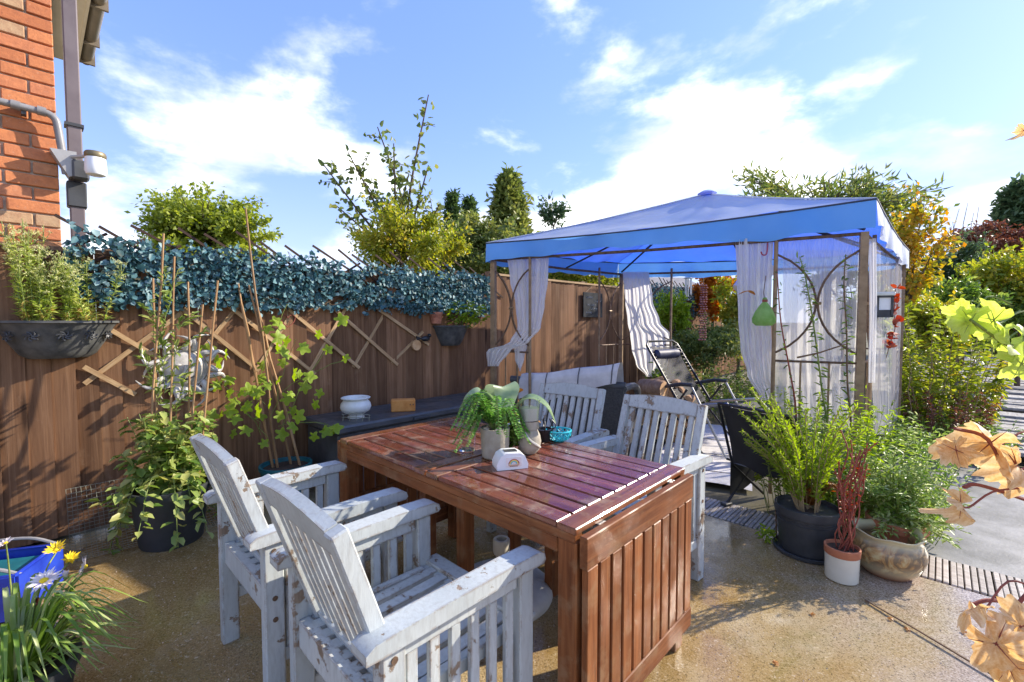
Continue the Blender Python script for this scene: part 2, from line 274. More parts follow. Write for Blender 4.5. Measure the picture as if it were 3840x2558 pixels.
# ------------------------------------------------------------------ geometry helpers
def V(*a): return Vector(a)
def thing(name,label,cat,loc=(0,0,0),rotz=0,group=None):
    o=bpy.data.objects.new(name,None); COL.objects.link(o); o.location=loc; o.rotation_euler=(0,0,rotz); o.empty_display_size=.05
    tag(o,label,cat,group); return o
def tag(o,label=None,cat=None,group=None,kind=None):
    if label: o['label']=label
    if cat: o['category']=cat
    if group: o['group']=group
    if kind: o['kind']=kind
    return o
def mat4(o):
    m=Matrix.Translation(o.location)@o.rotation_euler.to_matrix().to_4x4()
    return m if o.parent is None else mat4(o.parent)@m
def frame_from(d,up=V(0,0,1)):
    d=d.normalized(); a=up.cross(d)
    if a.length<1e-4: a=V(1,0,0).cross(d)
    a.normalize(); return a,d.cross(a)
class MB:
    def __init__(s): s.v=[]; s.f=[]
    def box(s,c,size,m=None,bev=0):
        c=Vector(c); x,y,z=[k/2 for k in size]
        if bev and min(x,y,z)>bev*1.05:
            pts=[];i0=len(s.v); b=bev
            for sx in(-1,1):
                for sy in(-1,1):
                    for sz in(-1,1):
                        pts+= [(sx*x,sy*(y-b),sz*(z-b)),(sx*(x-b),sy*y,sz*(z-b)),(sx*(x-b),sy*(y-b),sz*z)]
            s.v+=[(c+(m@Vector(p) if m else Vector(p))) for p in pts]
            def id(sx,sy,sz,k): return i0+(((sx>0)*2+(sy>0))*2+(sz>0))*3+k
            F=[]
            for sg in(-1,1):
                F.append([id(sg,-1,-1,0),id(sg,1,-1,0),id(sg,1,1,0),id(sg,-1,1,0)][::sg])
                F.append([id(-1,sg,-1,1),id(-1,sg,1,1),id(1,sg,1,1),id(1,sg,-1,1)][::sg])
                F.append([id(-1,-1,sg,2),id(1,-1,sg,2),id(1,1,sg,2),id(-1,1,sg,2)][::sg])
            for a in(-1,1):
                for b2 in(-1,1):
                    F.append([id(a,b2,-1,0),id(a,b2,1,0),id(a,b2,1,1),id(a,b2,-1,1)][::-1*a*b2])
                    F.append([id(a,-1,b2,0),id(a,1,b2,0),id(a,1,b2,2),id(a,-1,b2,2)][::a*b2])
                    F.append([id(-1,a,b2,1),id(1,a,b2,1),id(1,a,b2,2),id(-1,a,b2,2)][::-1*a*b2])
            for a in(-1,1):
                for b2 in(-1,1):
                    for c2 in(-1,1): F.append([id(a,b2,c2,0),id(a,b2,c2,1),id(a,b2,c2,2)][::a*b2*c2])
            s.f+=F; return s
        i=len(s.v)
        for sx,sy,sz in((-1,-1,-1),(1,-1,-1),(1,1,-1),(-1,1,-1),(-1,-1,1),(1,-1,1),(1,1,1),(-1,1,1)):
            p=Vector((sx*x,sy*y,sz*z)); s.v.append(c+(m@p if m else p))
        s.f+=[[i+k for k in q] for q in((3,2,1,0),(4,5,6,7),(0,1,5,4),(1,2,6,5),(2,3,7,6),(3,0,4,7))]; return s
    def bar(s,a,b,w,h,up=V(0,0,1),bev=0):
        a,b=Vector(a),Vector(b); d=b-a; sx,sy=frame_from(d,Vector(up)); dn=d.normalized()
        m=Matrix((sx,sy,dn)).transposed(); return s.box((a+b)/2,(w,h,d.length),m,bev)
    def tube(s,path,r,n=8,cap=True,closed=False):
        path=[Vector(p) for p in path]; k=len(path); rr=r if hasattr(r,'__len__') else [r]*k
        i0=len(s.v); a=None
        for i,p in enumerate(path):
            if closed: d=path[(i+1)%k]-path[i-1]
            else: d=path[min(i+1,k-1)]-path[max(i-1,0)]
            if d.length<1e-7: d=V(0,0,1)
            d.normalize()
            if a is None: a,_=frame_from(d,V(.13,.2,.97))
            a=(a-d*a.dot(d)); 
            if a.length<1e-5: a,_=frame_from(d)
            a.normalize(); b=d.cross(a)
            for j in range(n):
                t=2*PI*j/n; s.v.append(p+(a*math.cos(t)+b*math.sin(t))*rr[i])
        for i in range(k if closed else k-1):
            for j in range(n):
                A=i0+i*n; B=i0+((i+1)%k)*n; s.f.append([A+j,A+(j+1)%n,B+(j+1)%n,B+j])
        if cap and not closed:
            s.f.append([i0+j for j in range(n)][::-1]); s.f.append([i0+(k-1)*n+j for j in range(n)])
        return s
    def lathe(s,prof,n=28,c=(0,0,0),wob=0,arc=None):
        c=Vector(c); i0=len(s.v); m=n if arc is None else n+1
        for r,z in prof:
            for j in range(m):
                t=2*PI*j/n if arc is None else arc[0]+(arc[1]-arc[0])*j/n
                q=r*(1+wob*math.sin(3*t+1)); s.v.append(c+V(q*math.cos(t),q*math.sin(t),z))
        for i in range(len(prof)-1):
            for j in range(m if arc is None else n):
                A=i0+i*m; B=A+m; s.f.append([A+j,A+(j+1)%m,B+(j+1)%m,B+j])
        return s
    def disc(s,c,r,n=20,z=None):
        i=len(s.v); c=Vector(c)
        s.v+=[c+V(r*math.cos(2*PI*j/n),r*math.sin(2*PI*j/n),0) for j in range(n)]; s.f.append([i+j for j in range(n)]); return s
    def prism(s,poly,thick,m=None,c=(0,0,0)):
        # poly: (x,z) outline in local xz, extruded along y
        c=Vector(c); i=len(s.v); n=len(poly)
        for y in(-thick/2,thick/2):
            for x,z in poly:
                p=V(x,y,z); s.v.append(c+(m@p if m else p))
        s.f.append([i+j for j in range(n)]); s.f.append([i+n+j for j in range(n)][::-1])
        for j in range(n): s.f.append([i+(j+1)%n,i+j,i+n+j,i+n+(j+1)%n])
        return s
    def sheet(s,fn,nu,nv):
        i=len(s.v)
        for a in range(nu+1):
            for b in range(nv+1): s.v.append(Vector(fn(a/nu,b/nv)))
        for a in range(nu):
            for b in range(nv): p=i+a*(nv+1)+b; s.f.append([p,p+nv+1,p+nv+2,p+1])
        return s
    def ball(s,c,r,n=10,m=7,sq=(1,1,1)):
        c=Vector(c); i0=len(s.v)
        for i in range(m+1):
            p=PI*i/m
            for j in range(n):
                t=2*PI*j/n; s.v.append(c+V(r*sq[0]*math.sin(p)*math.cos(t),r*sq[1]*math.sin(p)*math.sin(t),r*sq[2]*math.cos(p)))
        for i in range(m):
            for j in range(n): A=i0+i*n; s.f.append([A+j,A+n+j,A+n+(j+1)%n,A+(j+1)%n])
        return s
    def build(s,name,mat,parent=None,smooth=False,world=False,loc=None,kind=None):
        vs=s.v
        if world and parent is not None:
            im=mat4(parent).inverted(); vs=[im@Vector(p) for p in vs]
        me=bpy.data.meshes.new(name); me.from_pydata([tuple(p) for p in vs],[],s.f); me.materials.append(MT[mat])
        if smooth:
            me.polygons.foreach_set('use_smooth',[True]*len(me.polygons))
            if smooth!='all':
                try: me.set_sharp_from_angle(angle=R(smooth if smooth is not True else 40))
                except Exception: pass
        me.update(); o=bpy.data.objects.new(name,me); COL.objects.link(o)
        if parent is not None: o.parent=parent
        if loc is not None: o.location=loc
        if kind: o['kind']=kind
        return o
def piece(name,src,parent,loc=(0,0,0),rot=(0,0,0),scale=(1,1,1)):
    o=bpy.data.objects.new(name,src if isinstance(src,bpy.types.Mesh) else src.data); COL.objects.link(o)
    o.parent=parent; o.location=loc; o.rotation_euler=rot; o.scale=scale; return o
def mesh_of(mb,name,mat,smooth=False):
    o=mb.build(name,mat,None,smooth); me=o.data; bpy.data.objects.remove(o); return me
def copy_tree(o,parent=None):
    c=o.copy(); COL.objects.link(c); c.parent=parent
    for ch in o.children: copy_tree(ch,c)
    return c
def curve(pts,n=8):
    # Catmull-Rom through points
    P=[Vector(p) for p in pts]; P=[P[0]*2-P[1]]+P+[P[-1]*2-P[-2]]; out=[]
    for i in range(1,len(P)-2):
        for k in range(n):
            t=k/n; a,b,c,d=P[i-1:i+3]
            out.append(.5*((2*b)+(c-a)*t+(2*a-5*b+4*c-d)*t*t+(3*b-a-3*c+d)*t**3))
    out.append(P[-2]); return out
# ------------------------------------------------------------------ leaves
class LM:
    SH={'rhomb':([(0,0,0),(.45,-.5,.10),(1,0,0),(.45,.5,.10)],[(0,1,2),(0,2,3)]),
        'oval':([(0,0,0),(.28,-.46,.12),(.70,-.38,.10),(1,0,-.06),(.70,.38,.10),(.28,.46,.12)],[(0,1,2,3),(0,3,4,5)]),
        'blade':([(0,-.5,0),(.4,-.5,.10),(1,0,-.25),(.4,.5,.10),(0,.5,0)],[(0,1,3,4),(1,2,3)]),
        'ivy':([(0,0,0),(.05,-.42,.04),(.45,-.30,.09),(.50,-.52,.03),(1,0,-.08),(.50,.52,.03),(.45,.30,.09),(.05,.42,.04)],[(0,1,2,4),(2,3,4),(0,4,6,7),(4,5,6)])}
    def __init__(s): s.P=[];s.F=[];s.T=[];s.n=0
    def add(s,pts,dirs,ups,length,width,tint,shape='rhomb'):
        pts=np.asarray(pts,float).reshape(-1,3); k=len(pts)
        if k==0: return s
        dirs=np.asarray(dirs,float).reshape(-1,3)*np.ones((k,1)); ups=np.asarray(ups,float).reshape(-1,3)*np.ones((k,1))
        d=dirs/(np.linalg.norm(dirs,axis=1,keepdims=True)+1e-9); sd_=np.cross(ups,d); l=np.linalg.norm(sd_,axis=1,keepdims=True)
        sd_=np.where(l<1e-4,np.array([[1.,0,0]]),sd_/(l+1e-9)); u=np.cross(d,sd_)
        L=(np.asarray(length,float)*np.ones(k))[:,None]; W=(np.asarray(width,float)*np.ones(k))[:,None]
        vs,fs=s.SH[shape]; m=len(vs)
        A=np.stack([pts+d*L*a+sd_*W*b+u*L*c for a,b,c in vs],1).reshape(-1,3)
        s.P.append(A); s.T.append(np.repeat(np.asarray(tint,float)*np.ones(k),m))
        s.F.append((s.n,k,m,fs)); s.n+=k*m; return s
    def strip(s,pts,w,tint,up=(0,0,1)):
        # one continuous strap leaf along a path, slightly channelled
        P=[Vector(p) for p in pts]; n=len(P); rows=[]; sd0=None
        for i,p in enumerate(P):
            d=P[min(i+1,n-1)]-P[max(i-1,0)]; sd_,_=frame_from(d,Vector(up))
            if sd0 is not None and sd_.dot(sd0)<0: sd_=-sd_
            sd0=sd_; t=i/(n-1); ww=w*min(1,.55+1.6*t)*(1-t**2.6)+.0004; u=d.normalized().cross(sd_); u=u if u.z>=0 else -u
            rows+=[p-sd_*ww+u*ww*.35,p,p+sd_*ww+u*ww*.35]
        A=np.array([tuple(v) for v in rows]); s.P.append(A); s.T.append(np.ones(len(A))*tint+.12*np.sin(np.arange(len(A))))
        fs=[]
        for i in range(n-1):
            for j in range(2): a=i*3+j; fs.append((a,a+1,a+4,a+3))
        s.F.append((s.n,1,len(A),fs)); s.n+=len(A); return s
    def cloud(s,c,r,k,length,width,shape='rhomb',droop=.2,tint=(0,1),shell=.45,up_bias=.6):
        c=np.array(c,float); r=np.array(r if hasattr(r,'__len__') else (r,r,r),float)
        d=nrs.normal(size=(k,3)); d/=np.linalg.norm(d,axis=1,keepdims=True)
        q=shell+(1-shell)*nrs.rand(k,1)**.6; q*=1+.28*nrs.normal(size=(k,1))
        p=c+d*q*r; dirs=nrs.normal(size=(k,3))*.7+d*.7; dirs[:,2]-=droop
        ups=nrs.normal(size=(k,3))*.55; ups[:,2]+=up_bias; ups+=d*.4
        return s.add(p,dirs,ups,length*(.7+.6*nrs.rand(k)),width*(.7+.6*nrs.rand(k)),tint[0]+(tint[1]-tint[0])*nrs.rand(k),shape)
    def build(s,name,mat,parent=None,world=False,kind=None,smooth=False):
        P=np.concatenate(s.P); T=np.concatenate(s.T)
        if world and parent is not None:
            M=np.array(mat4(parent).inverted()); P=P@M[:3,:3].T+M[:3,3]
        loops=[];tot=[]
        for n0,k,m,fs in s.F:
            offs=n0+np.arange(k)*m
            for f in fs: pass
            blk=np.concatenate([offs[:,None]+np.array(f)[None] for f in fs],1); loops.append(blk.reshape(-1)); tot.append(np.tile([len(f) for f in fs],k))
        loops=np.concatenate(loops); tot=np.concatenate(tot).astype(np.int32); st=np.concatenate([[0],np.cumsum(tot)[:-1]]).astype(np.int32)
        me=bpy.data.meshes.new(name); me.vertices.add(len(P)); me.vertices.foreach_set('co',P.astype(np.float32).ravel())
        me.loops.add(len(loops)); me.loops.foreach_set('vertex_index',loops.astype(np.int32)); me.polygons.add(len(tot)); me.polygons.foreach_set('loop_start',st); me.polygons.foreach_set('loop_total',tot)
        me.update(calc_edges=True); me.validate()
        a=me.attributes.new('tint','FLOAT','POINT'); a.data.foreach_set('value',T.astype(np.float32)); me.materials.append(MT[mat])
        if smooth: me.polygons.foreach_set('use_smooth',[True]*len(me.polygons))
        o=bpy.data.objects.new(name,me); COL.objects.link(o)
        if parent is not None: o.parent=parent
        if kind: o['kind']=kind
        return o
def along(path,k,lo=0.0,hi=1.0,jit=.3):
    # k positions and tangents along a polyline
    P=np.array([tuple(p) for p in path]); seg=np.linalg.norm(np.diff(P,axis=0),axis=1); cu=np.concatenate([[0],np.cumsum(seg)]); Ltot=cu[-1]
    t=lo+(hi-lo)*(np.arange(k)+.5+jit*(nrs.rand(k)-.5))/k; q=np.clip(t,0,1)*Ltot
    i=np.clip(np.searchsorted(cu,q)-1,0,len(seg)-1); f=((q-cu[i])/(seg[i]+1e-9))[:,None]
    return P[i]*(1-f)+P[i+1]*f,(P[i+1]-P[i])/(seg[i][:,None]+1e-9),t
def leaf_stem(lm,path,k,length,width,lo=.1,hi=1.0,out=.8,rise=.3,shape='oval',tint=(0,1),taper=.4,droop=0):
    p,d,t=along(path,k,lo,hi); ang=nrs.rand(k)*2*PI
    r=np.stack([np.cos(ang),np.sin(ang),np.zeros(k)],1); dirs=r*out+d*rise+nrs.normal(size=(k,3))*.38; dirs[:,2]-=droop; p=p+nrs.normal(size=(k,3))*length*.10
    ups=np.array([[0,0,1.]])+nrs.normal(size=(k,3))*.3
    sc=(1-taper*t)*(.75+.5*nrs.rand(k)); lm.add(p,dirs,ups,length*sc,width*sc,tint[0]+(tint[1]-tint[0])*nrs.rand(k),shape)
def stem_path(b,tip,sag=.0,jit=.02,n=6):
    b,tip=Vector(b),Vector(tip); out=[]
    for i in range(n+1):
        t=i/n; p=b.lerp(tip,t); p.z+=sag*4*t*(1-t); 
        if 0<i<n: p+=V(rnd.uniform(-jit,jit),rnd.uniform(-jit,jit),0)
        out.append(p)
    return out
# fence frame: t metres along the fence, off metres towards the patio
FP=V(-2.59,2.73,0); FU=V(.687,.7266,0); FN=V(.7266,-.687,0); FANG=math.atan2(.7266,.687)
def fx(t,off=0,z=0): return FP+FU*t+FN*off+V(0,0,z)
def at(x,y,Y):
    # a point Y metres ahead of the camera seen at photograph position x,y (2354 wide)
    F=1042.1; p=R(2.46); a=(x-1177)/F; b=-(y-784)/F; ry=math.cos(p)+b*math.sin(p); rz=-math.sin(p)+b*math.cos(p)
    return V(a*Y/ry,Y,CAM_H+rz*Y/ry)
# ------------------------------------------------------------------ ground
g=MB(); g.sheet(lambda u,v:(-300+600*u,-60+760*v,-.03),8,8); tag(g.build('ground','garden_soil'),kind='structure')
pat=MB()
cs=[fx(-4,0.0),fx(2.84,0.0),fx(2.84,6.5),fx(-4,6.5)]
nu,nv=10,10
pat.sheet(lambda u,v:(lambda p:(p.x,p.y,.0))(cs[0].lerp(cs[1],u).lerp(cs[3].lerp(cs[2],u),v)),nu,nv)
i=len(pat.v); 
for k in range(10):
    a=cs[1].lerp(cs[2],k/10); b=cs[1].lerp(cs[2],(k+1)/10); pat.v+=[V(a.x,a.y,0),V(b.x,b.y,0),V(b.x,b.y,-.1),V(a.x,a.y,-.1)]; pat.f.append([i,i+1,i+2,i+3]); i+=4
tag(pat.build('patio','concrete'),kind='structure')
# ribbed decking strip beside the patio: every rib a piece
dk=bpy.data.objects.new('decking',None); COL.objects.link(dk); dk.location=fx(2.86,0,0); dk.rotation_euler=(0,0,FANG); dk['kind']='structure'
rib=mesh_of(MB().box((.15,0,-.004),(.30,.0215,.024),bev=.003),'deck_rib','deck_wood')
for k in range(185):
    o=1.35+k*.0262
    if k%6==5: o+=.003
    piece('plank',rib,dk,(rnd.uniform(-.003,.003),-o,-.006+rnd.uniform(-.0015,.0015)))
und=MB().box((.15,-3.7,-.034),(.29,5.0,.016)); und.build('bearer','dark_slat',dk)
# grey matting and raised boardwalk leading down the garden
mt_=MB(); mt_.sheet(lambda u,v:tuple(fx(3.18+2.45*u,3.45+2.4*v,-.012+.006*math.sin(9*u+4*v))),30,20); tag(mt_.build('path','mat_fabric',smooth='all'),kind='structure')
wk=bpy.data.objects.new('boardwalk',None); COL.objects.link(wk); wk.location=fx(5.75,0,0); wk.rotation_euler=(0,0,FANG); wk['kind']='structure'
pl=mesh_of(MB().box((.07,-5.05,.12),(.138,1.95,.035),bev=.005),'walk_plank','walk_wood')
for k in range(110):
    piece('plank',pl,wk,(k*.146,rnd.uniform(-.03,.03),rnd.uniform(-.006,.006)),(rnd.uniform(-.006,.006),0,rnd.uniform(-.006,.006)))
for o in (4.2,5.05,5.9): MB().box((8.0,-o,.05),(16.0,.06,.10)).build('joist','dark_slat',wk)
# ------------------------------------------------------------------ house on the left
hs=thing('brick_house','red brick house end wall with brown downpipe at the left edge','house',fx(-.07,-.05,0),FANG)
MB().box((-1.5,1.6,2.05),(3.0,3.2,4.1)).build('wall','mortar',hs)
bk=mesh_of(MB().box((0,0,0),(.213,.03,.064),bev=.004),'brick','brick'); bkh=mesh_of(MB().box((0,0,0),(.103,.03,.064),bev=.004),'half_brick','brick')
for r in range(35):
    z=1.50+r*.0745; odd=r%2
    if odd: piece('brick',bkh,hs,(-.0515,-.004+rnd.uniform(-.002,.002),z))
    x=-.1065-(.1125 if odd else 0)
    for k in range(5):
        piece('brick',bk,hs,(x-k*.225,-.004+rnd.uniform(-.003,.003),z),(0,rnd.uniform(-.008,.008),rnd.uniform(-.01,.01)))
# eave along the return wall: fascia, soffit, gutter, roof slope
MB().box((.035,1.6,4.06),(.03,3.3,.22)).build('fascia','brown_pipe',hs)
MB().box((.17,1.6,4.155),(.24,3.3,.02)).build('soffit','cream_board',hs)
MB().box((.30,1.6,4.22),(.025,3.3,.17)).build('barge_board','cream_board',hs)
gt=MB(); gt.sheet(lambda u,v:(.375+.062*math.cos(PI+PI*u),-.05+3.35*v,4.26+.075*math.sin(PI+PI*u)),10,6); gt.build('gutter','gutter_plastic',hs,smooth='all')
for y in (.3,1.1,1.9,2.7,3.2): MB().box((.375,y,4.23),(.14,.03,.14)).build('gutter_bracket','gutter_plastic',hs)
MB().prism([(.44,4.3),(.44,4.34),(-3.0,6.3),(-3.0,6.2)],3.5,None,(0,1.6,0)).build('roof','roof_tile',hs)
# downpipe
dp=thing('downpipe','square brown plastic downpipe at the corner of the brick house','pipe',fx(.005,-.06,0),FANG)
MB().box((0,0,2.1),(.066,.066,4.2),bev=.006).build('pipe','brown_pipe',dp)
MB().box((0,0,2.05),(.088,.088,.15),bev=.006).build('collar','black_plastic',dp)
MB().box((0,0,2.46),(.084,.084,.018)).build('bracket','black_plastic',dp)
wp_=thing('waste_pipe','thin grey waste pipe running along the brick wall into the downpipe','pipe',fx(-.07,-.02,2.4),FANG)
zt=.07; MB().tube([(-1.2,-.05,zt+.03),(-.05,-.05,zt+.005)]+[(-.05+.05*math.sin(a),-.05,zt-.045+.05*math.cos(a)) for a in (0.3,.7,1.1,1.5)]+[(.005,-.05,zt-.09),(.03,-.035,zt-.32)],.019,10).build('pipe','grey_pipe',wp_,smooth=True)
for x in (-.16,-.06): MB().tube([(x-.018,-.05,zt+.008),(x+.018,-.05,zt+.006)],.025,12).build('coupling','grey_pipe',wp_,smooth=True)
MB().box((-.13,-.022,zt-.0),(.02,.05,.06)).build('clip','black_plastic',wp_)
# wall lamp
wl=thing('wall_lamp','outdoor wall lamp with white glass shade and bronze cap above the fence','lamp',fx(-.05,-.03,2.2),FANG)
MB().prism([(-.055,.055),(.055,.06),(.06,-.07),(.02,-.09),(-.012,-.03)],.085,None,(.0,-.045,.02)).build('bracket','lamp_metal',wl)
MB().box((.07,-.06,-.02),(.075,.09,.11),bev=.01).build('junction_box','dark_grey_plastic',wl)
MB().tube([(.02,-.07,.045),(.08,-.13,.05),(.12,-.215,.045)],.010,8).build('arm','lamp_metal',wl,smooth=True)
MB().lathe([(.0,.062),(.044,.06),(.05,.05),(.05,.035),(.046,.026),(0,.026)],20,(.125,-.23,0)).build('cap','brass_cap',wl,smooth=True)
MB().lathe([(.0,.026),(.046,.026),(.049,-.01),(.050,-.05),(.043,-.068),(.03,-.074),(0,-.075)],24,(.125,-.23,0)).build('glass_shade','opal_glass',wl,smooth=True)
# ------------------------------------------------------------------ fences
def fence(label,t0,t1,h,hvar=.0,cap=None):
    f=thing('wooden_fence',label,'fence',fx(t0,0,0),FANG)
    bd=[]
    for w in range(3):
        m=MB(); W=.1065; m.v+=[V(*p) for p in ((0,-.008,0),(W,-.024,0),(W,0,0),(0,0,0),(0,-.008,1),(W,-.024,1),(W,0,1),(0,0,1))]
        m.f+=[[3,2,1,0],[4,5,6,7],[0,1,5,4],[1,2,6,5],[2,3,7,6],[3,0,4,7]]; bd.append(mesh_of(m,'fence_board','fence_wood'))
    n=int((t1-t0)/.104)
    for k in range(n):
        piece('board',bd[k%3],f,(k*.104,.0+rnd.uniform(-.004,.0),.02),(rnd.uniform(-.006,.006),rnd.uniform(-.004,.004),rnd.uniform(-.03,.03)),(1,1,h-.02+rnd.uniform(-hvar,hvar)))
    for z in (.35,h*.55,h-.2): MB().box(((t1-t0)/2,.03,z),(t1-t0,.05,.08)).build('rail','post_wood',f)
    k=0
    while k*1.83<t1-t0: MB().box((k*1.83+.04,.075,(h+.05)/2),(.09,.09,h+.05)).build('post','post_wood',f); k+=1
    if cap: MB().box(((t1-t0)/2,.0,h+.012),(t1-t0,.07,.024)).build('cap_rail',cap,f)
    return f
fence('tall brown board fence behind the trellis and sun ornament',-1.7,3.42,1.70,.004,'post_wood')
fence('brown board fence seen behind the gazebo curtain and slate sign',3.44,6.6,1.82,.006,'trellis_wood')  # cap in paler wood: the sun along its top is in the colour
fence('far fence with ivy screen at the end of the garden',6.62,15.5,1.72,.006)
# dark expanding trellis with artificial ivy leaves
def ivy(label,t0,t1,z0,z1,k,tip,seed):
    s=thing('ivy_screen',label,'ivy screen',fx(t0,.03,0),FANG)
    L=t1-t0; m=None
    nr=int(L/.185)
    slat=mesh_of(MB().box((0,0,0),(.60,.008,.016)),'lattice_slat','dark_slat')
    for q in range(nr):
        x=q*.185+.05
        piece('slat',slat,s,(x+.16+rnd.uniform(-.04,.04),-.012,z1+tip-.19+rnd.uniform(-.05,.02)),(0,R(33+rnd.uniform(-5,4)),0),(1,1,1))
        piece('slat',slat,s,(x-.05,.0,z1+tip-.26+rnd.uniform(-.02,.02)),(0,R(-33),0),(.75,1,1))
    lm=LM(); n=k; x=nrs.rand(n)*L; 
    zz=z0+(z1-z0)*nrs.rand(n); edge=.035*np.sin(x*9+seed)+.03*np.sin(x*23); 
    zz=np.where(nrs.rand(n)<.5,zz+edge,zz); zz+=nrs.normal(size=n)*.012
    y=-.02-.055*nrs.rand(n)
    dirs=nrs.normal(size=(n,3))*.75; dirs[:,2]-=.55; dirs[:,1]-=.15
    ups=nrs.normal(size=(n,3))*.55; ups[:,1]-=1.0; ups[:,2]+=.35
    sz=.017+.042*nrs.beta(1.6,2.2,n); gap=(np.sin(x*7.1+zz*19)+np.sin(x*17.3-zz*31+seed)+np.sin(x*3.1+2))>1.75; keep=~gap; top=(zz-z0)/(z1-z0); keep&=~((top>.80)&(nrs.rand(n)<.45))
    sh=nrs.rand(n)<.5
    for msk,shp in ((keep&sh,'ivy'),(keep&~sh,'oval')): lm.add(np.stack([x,y,zz],1)[msk],dirs[msk],ups[msk],sz[msk],sz[msk]*(.62+.3*nrs.rand(msk.sum())),np.clip(.12+.88*nrs.beta(1.7,1.9,msk.sum())-.2*(nrs.rand(msk.sum())<.03),0,1),shp)
    lm.build('foliage','ivy_leaf',s,kind='stuff')
    st=MB()
    for q in range(int(L*14)):
        x0=rnd.uniform(0,L); z_=rnd.uniform(z0,z1); st.tube(curve([(x0,-.03,z_),(x0+rnd.uniform(-.1,.1),-.06,z_+rnd.uniform(-.05,.05)),(x0+rnd.uniform(-.2,.2),-.04,z_+rnd.uniform(-.1,.1))],3),.002,4)
    st.build('stalks','twig_brown',s,kind='stuff'); return s
ivy('blue green artificial ivy screen along the top of the patio fence',-.06,3.34,1.40,1.80,10500,.145,1)
ivy('distant ivy screen on the fence seen between the gazebo curtains',7.0,12.2,1.42,1.98,5200,.12,4)
# brown expanding trellis slats nailed to the fence
def slats(label,rows,tt):
    s=thing('trellis',label,'trellis',fx(tt,.028,0),FANG)
    me=mesh_of(MB().box((.5,0,0),(1,.012,.027)),'trellis_slat','trellis_wood')
    for k,(a,b) in enumerate(rows):
        dx,dz=b[0]-a[0],b[1]-a[1]; l=math.hypot(dx,dz)
        piece('slat',me,s,(a[0]-tt,-.006 if dz<0 else .007,a[1]),(0,-math.atan2(dz,dx),0),(l,1,1))
    return s
slats('short piece of brown trellis beside the black wall basket',[((.09,1.27),(.44,.985)),((.0,1.02),(.235,.825)),((.0,.915),(.56,1.41))],0.0)
slats('wide brown diamond trellis hanging under the ivy screen',[((.50,1.37),(.96,.92)),((.74,1.43),(1.38,.86)),((1.12,1.44),(1.77,.88)),((1.50,1.44),(2.16,.88)),((1.90,1.44),(2.52,1.06)),((.93,.90),(1.26,1.44)),((.52,.98),(.86,1.44)),((1.33,.87),(1.68,1.44)),((1.72,.89),(2.08,1.44)),((2.10,.90),(2.46,1.19))],.5)
# ------------------------------------------------------------------ trees and shrubs beyond
def crown_tree(name,label,base,h,cc,rad,ncl,per,ll,lw,mat,group=None,cat='tree',trunk_r=.12,shape='rhomb',clump=.34,tintmix=1,bark='bark',limbs=True,zmin=None):
    base=Vector(base); t=thing(name,label,cat,base,0,group); cc=Vector(cc)-base
    tb=MB(); top=V(cc.x*.6,cc.y*.6,max(.2,cc.z-rad[2]*.55)); 
    tb.tube(curve([(0,0,-.05),(top.x*.3,top.y*.4,top.z*.5),top],4),[trunk_r*(1-.5*i/8) for i in range(9)],7)
    lm=LM()
    for q in range(ncl):
        d=V(rnd.gauss(0,1),rnd.gauss(0,1),rnd.gauss(.15,1)).normalized(); rr=rnd.uniform(.3,1.0)
        c=cc+V(d.x*rad[0],d.y*rad[1],d.z*rad[2])*rr; s=clump*rnd.uniform(.45,1.15)
        if zmin is not None and c.z+base.z<zmin: continue
        if limbs and q%2==0: tb.tube(stem_path(top,c,.05*rad[2],.06*rad[0],4),[trunk_r*.45,trunk_r*.35,trunk_r*.25,trunk_r*.15,trunk_r*.06],5)
        lo=rnd.uniform(0,.45); lm.cloud(c,(rad[0]*s,rad[1]*s,rad[2]*s*.8),int(per*1.9),ll*.68,lw*.68,shape,.25,(lo,lo+.55),.12)
    for q in range(int(ncl*.7)):
        d=V(rnd.gauss(0,1),rnd.gauss(0,1),abs(rnd.gauss(.3,.8))).normalized(); a=cc+V(d.x*rad[0],d.y*rad[1],d.z*rad[2])*rnd.uniform(.5,.8); b=cc+V(d.x*rad[0],d.y*rad[1],d.z*rad[2])*rnd.uniform(1.05,1.42)+V(0,0,.12*rad[2])
        if zmin is not None and a.z+base.z<zmin+.1: continue
        sp=stem_path(a,b,.03,.04*rad[0],4); tb.tube(sp,[trunk_r*.12,trunk_r*.1,trunk_r*.08,trunk_r*.05,trunk_r*.03],4)
        k=int(14+per*.16); pp,dd,tt=along(sp,k,.1,1); lm.add(pp+nrs.normal(size=(k,3))*ll*.35,dd*.5+nrs.normal(size=(k,3))*.7,nrs.normal(size=(k,3))+np.array([[0,0,.6]]),ll*.75*(.7+.6*nrs.rand(k)),lw*.75,nrs.rand(k),shape)
    tb.build('trunk',bark,t,smooth=True); lm.build('crown',mat,t); return t
G_='trees beyond the fence'
p=at(480,739,15); crown_tree('round_tree','round yellow green tree rising behind the ivy fence on the left',(p.x,15,0),5,at(480,560,15),(1.65,1.6,1.5),56,230,.22,.13,'lime_tree',None,trunk_r=.18)
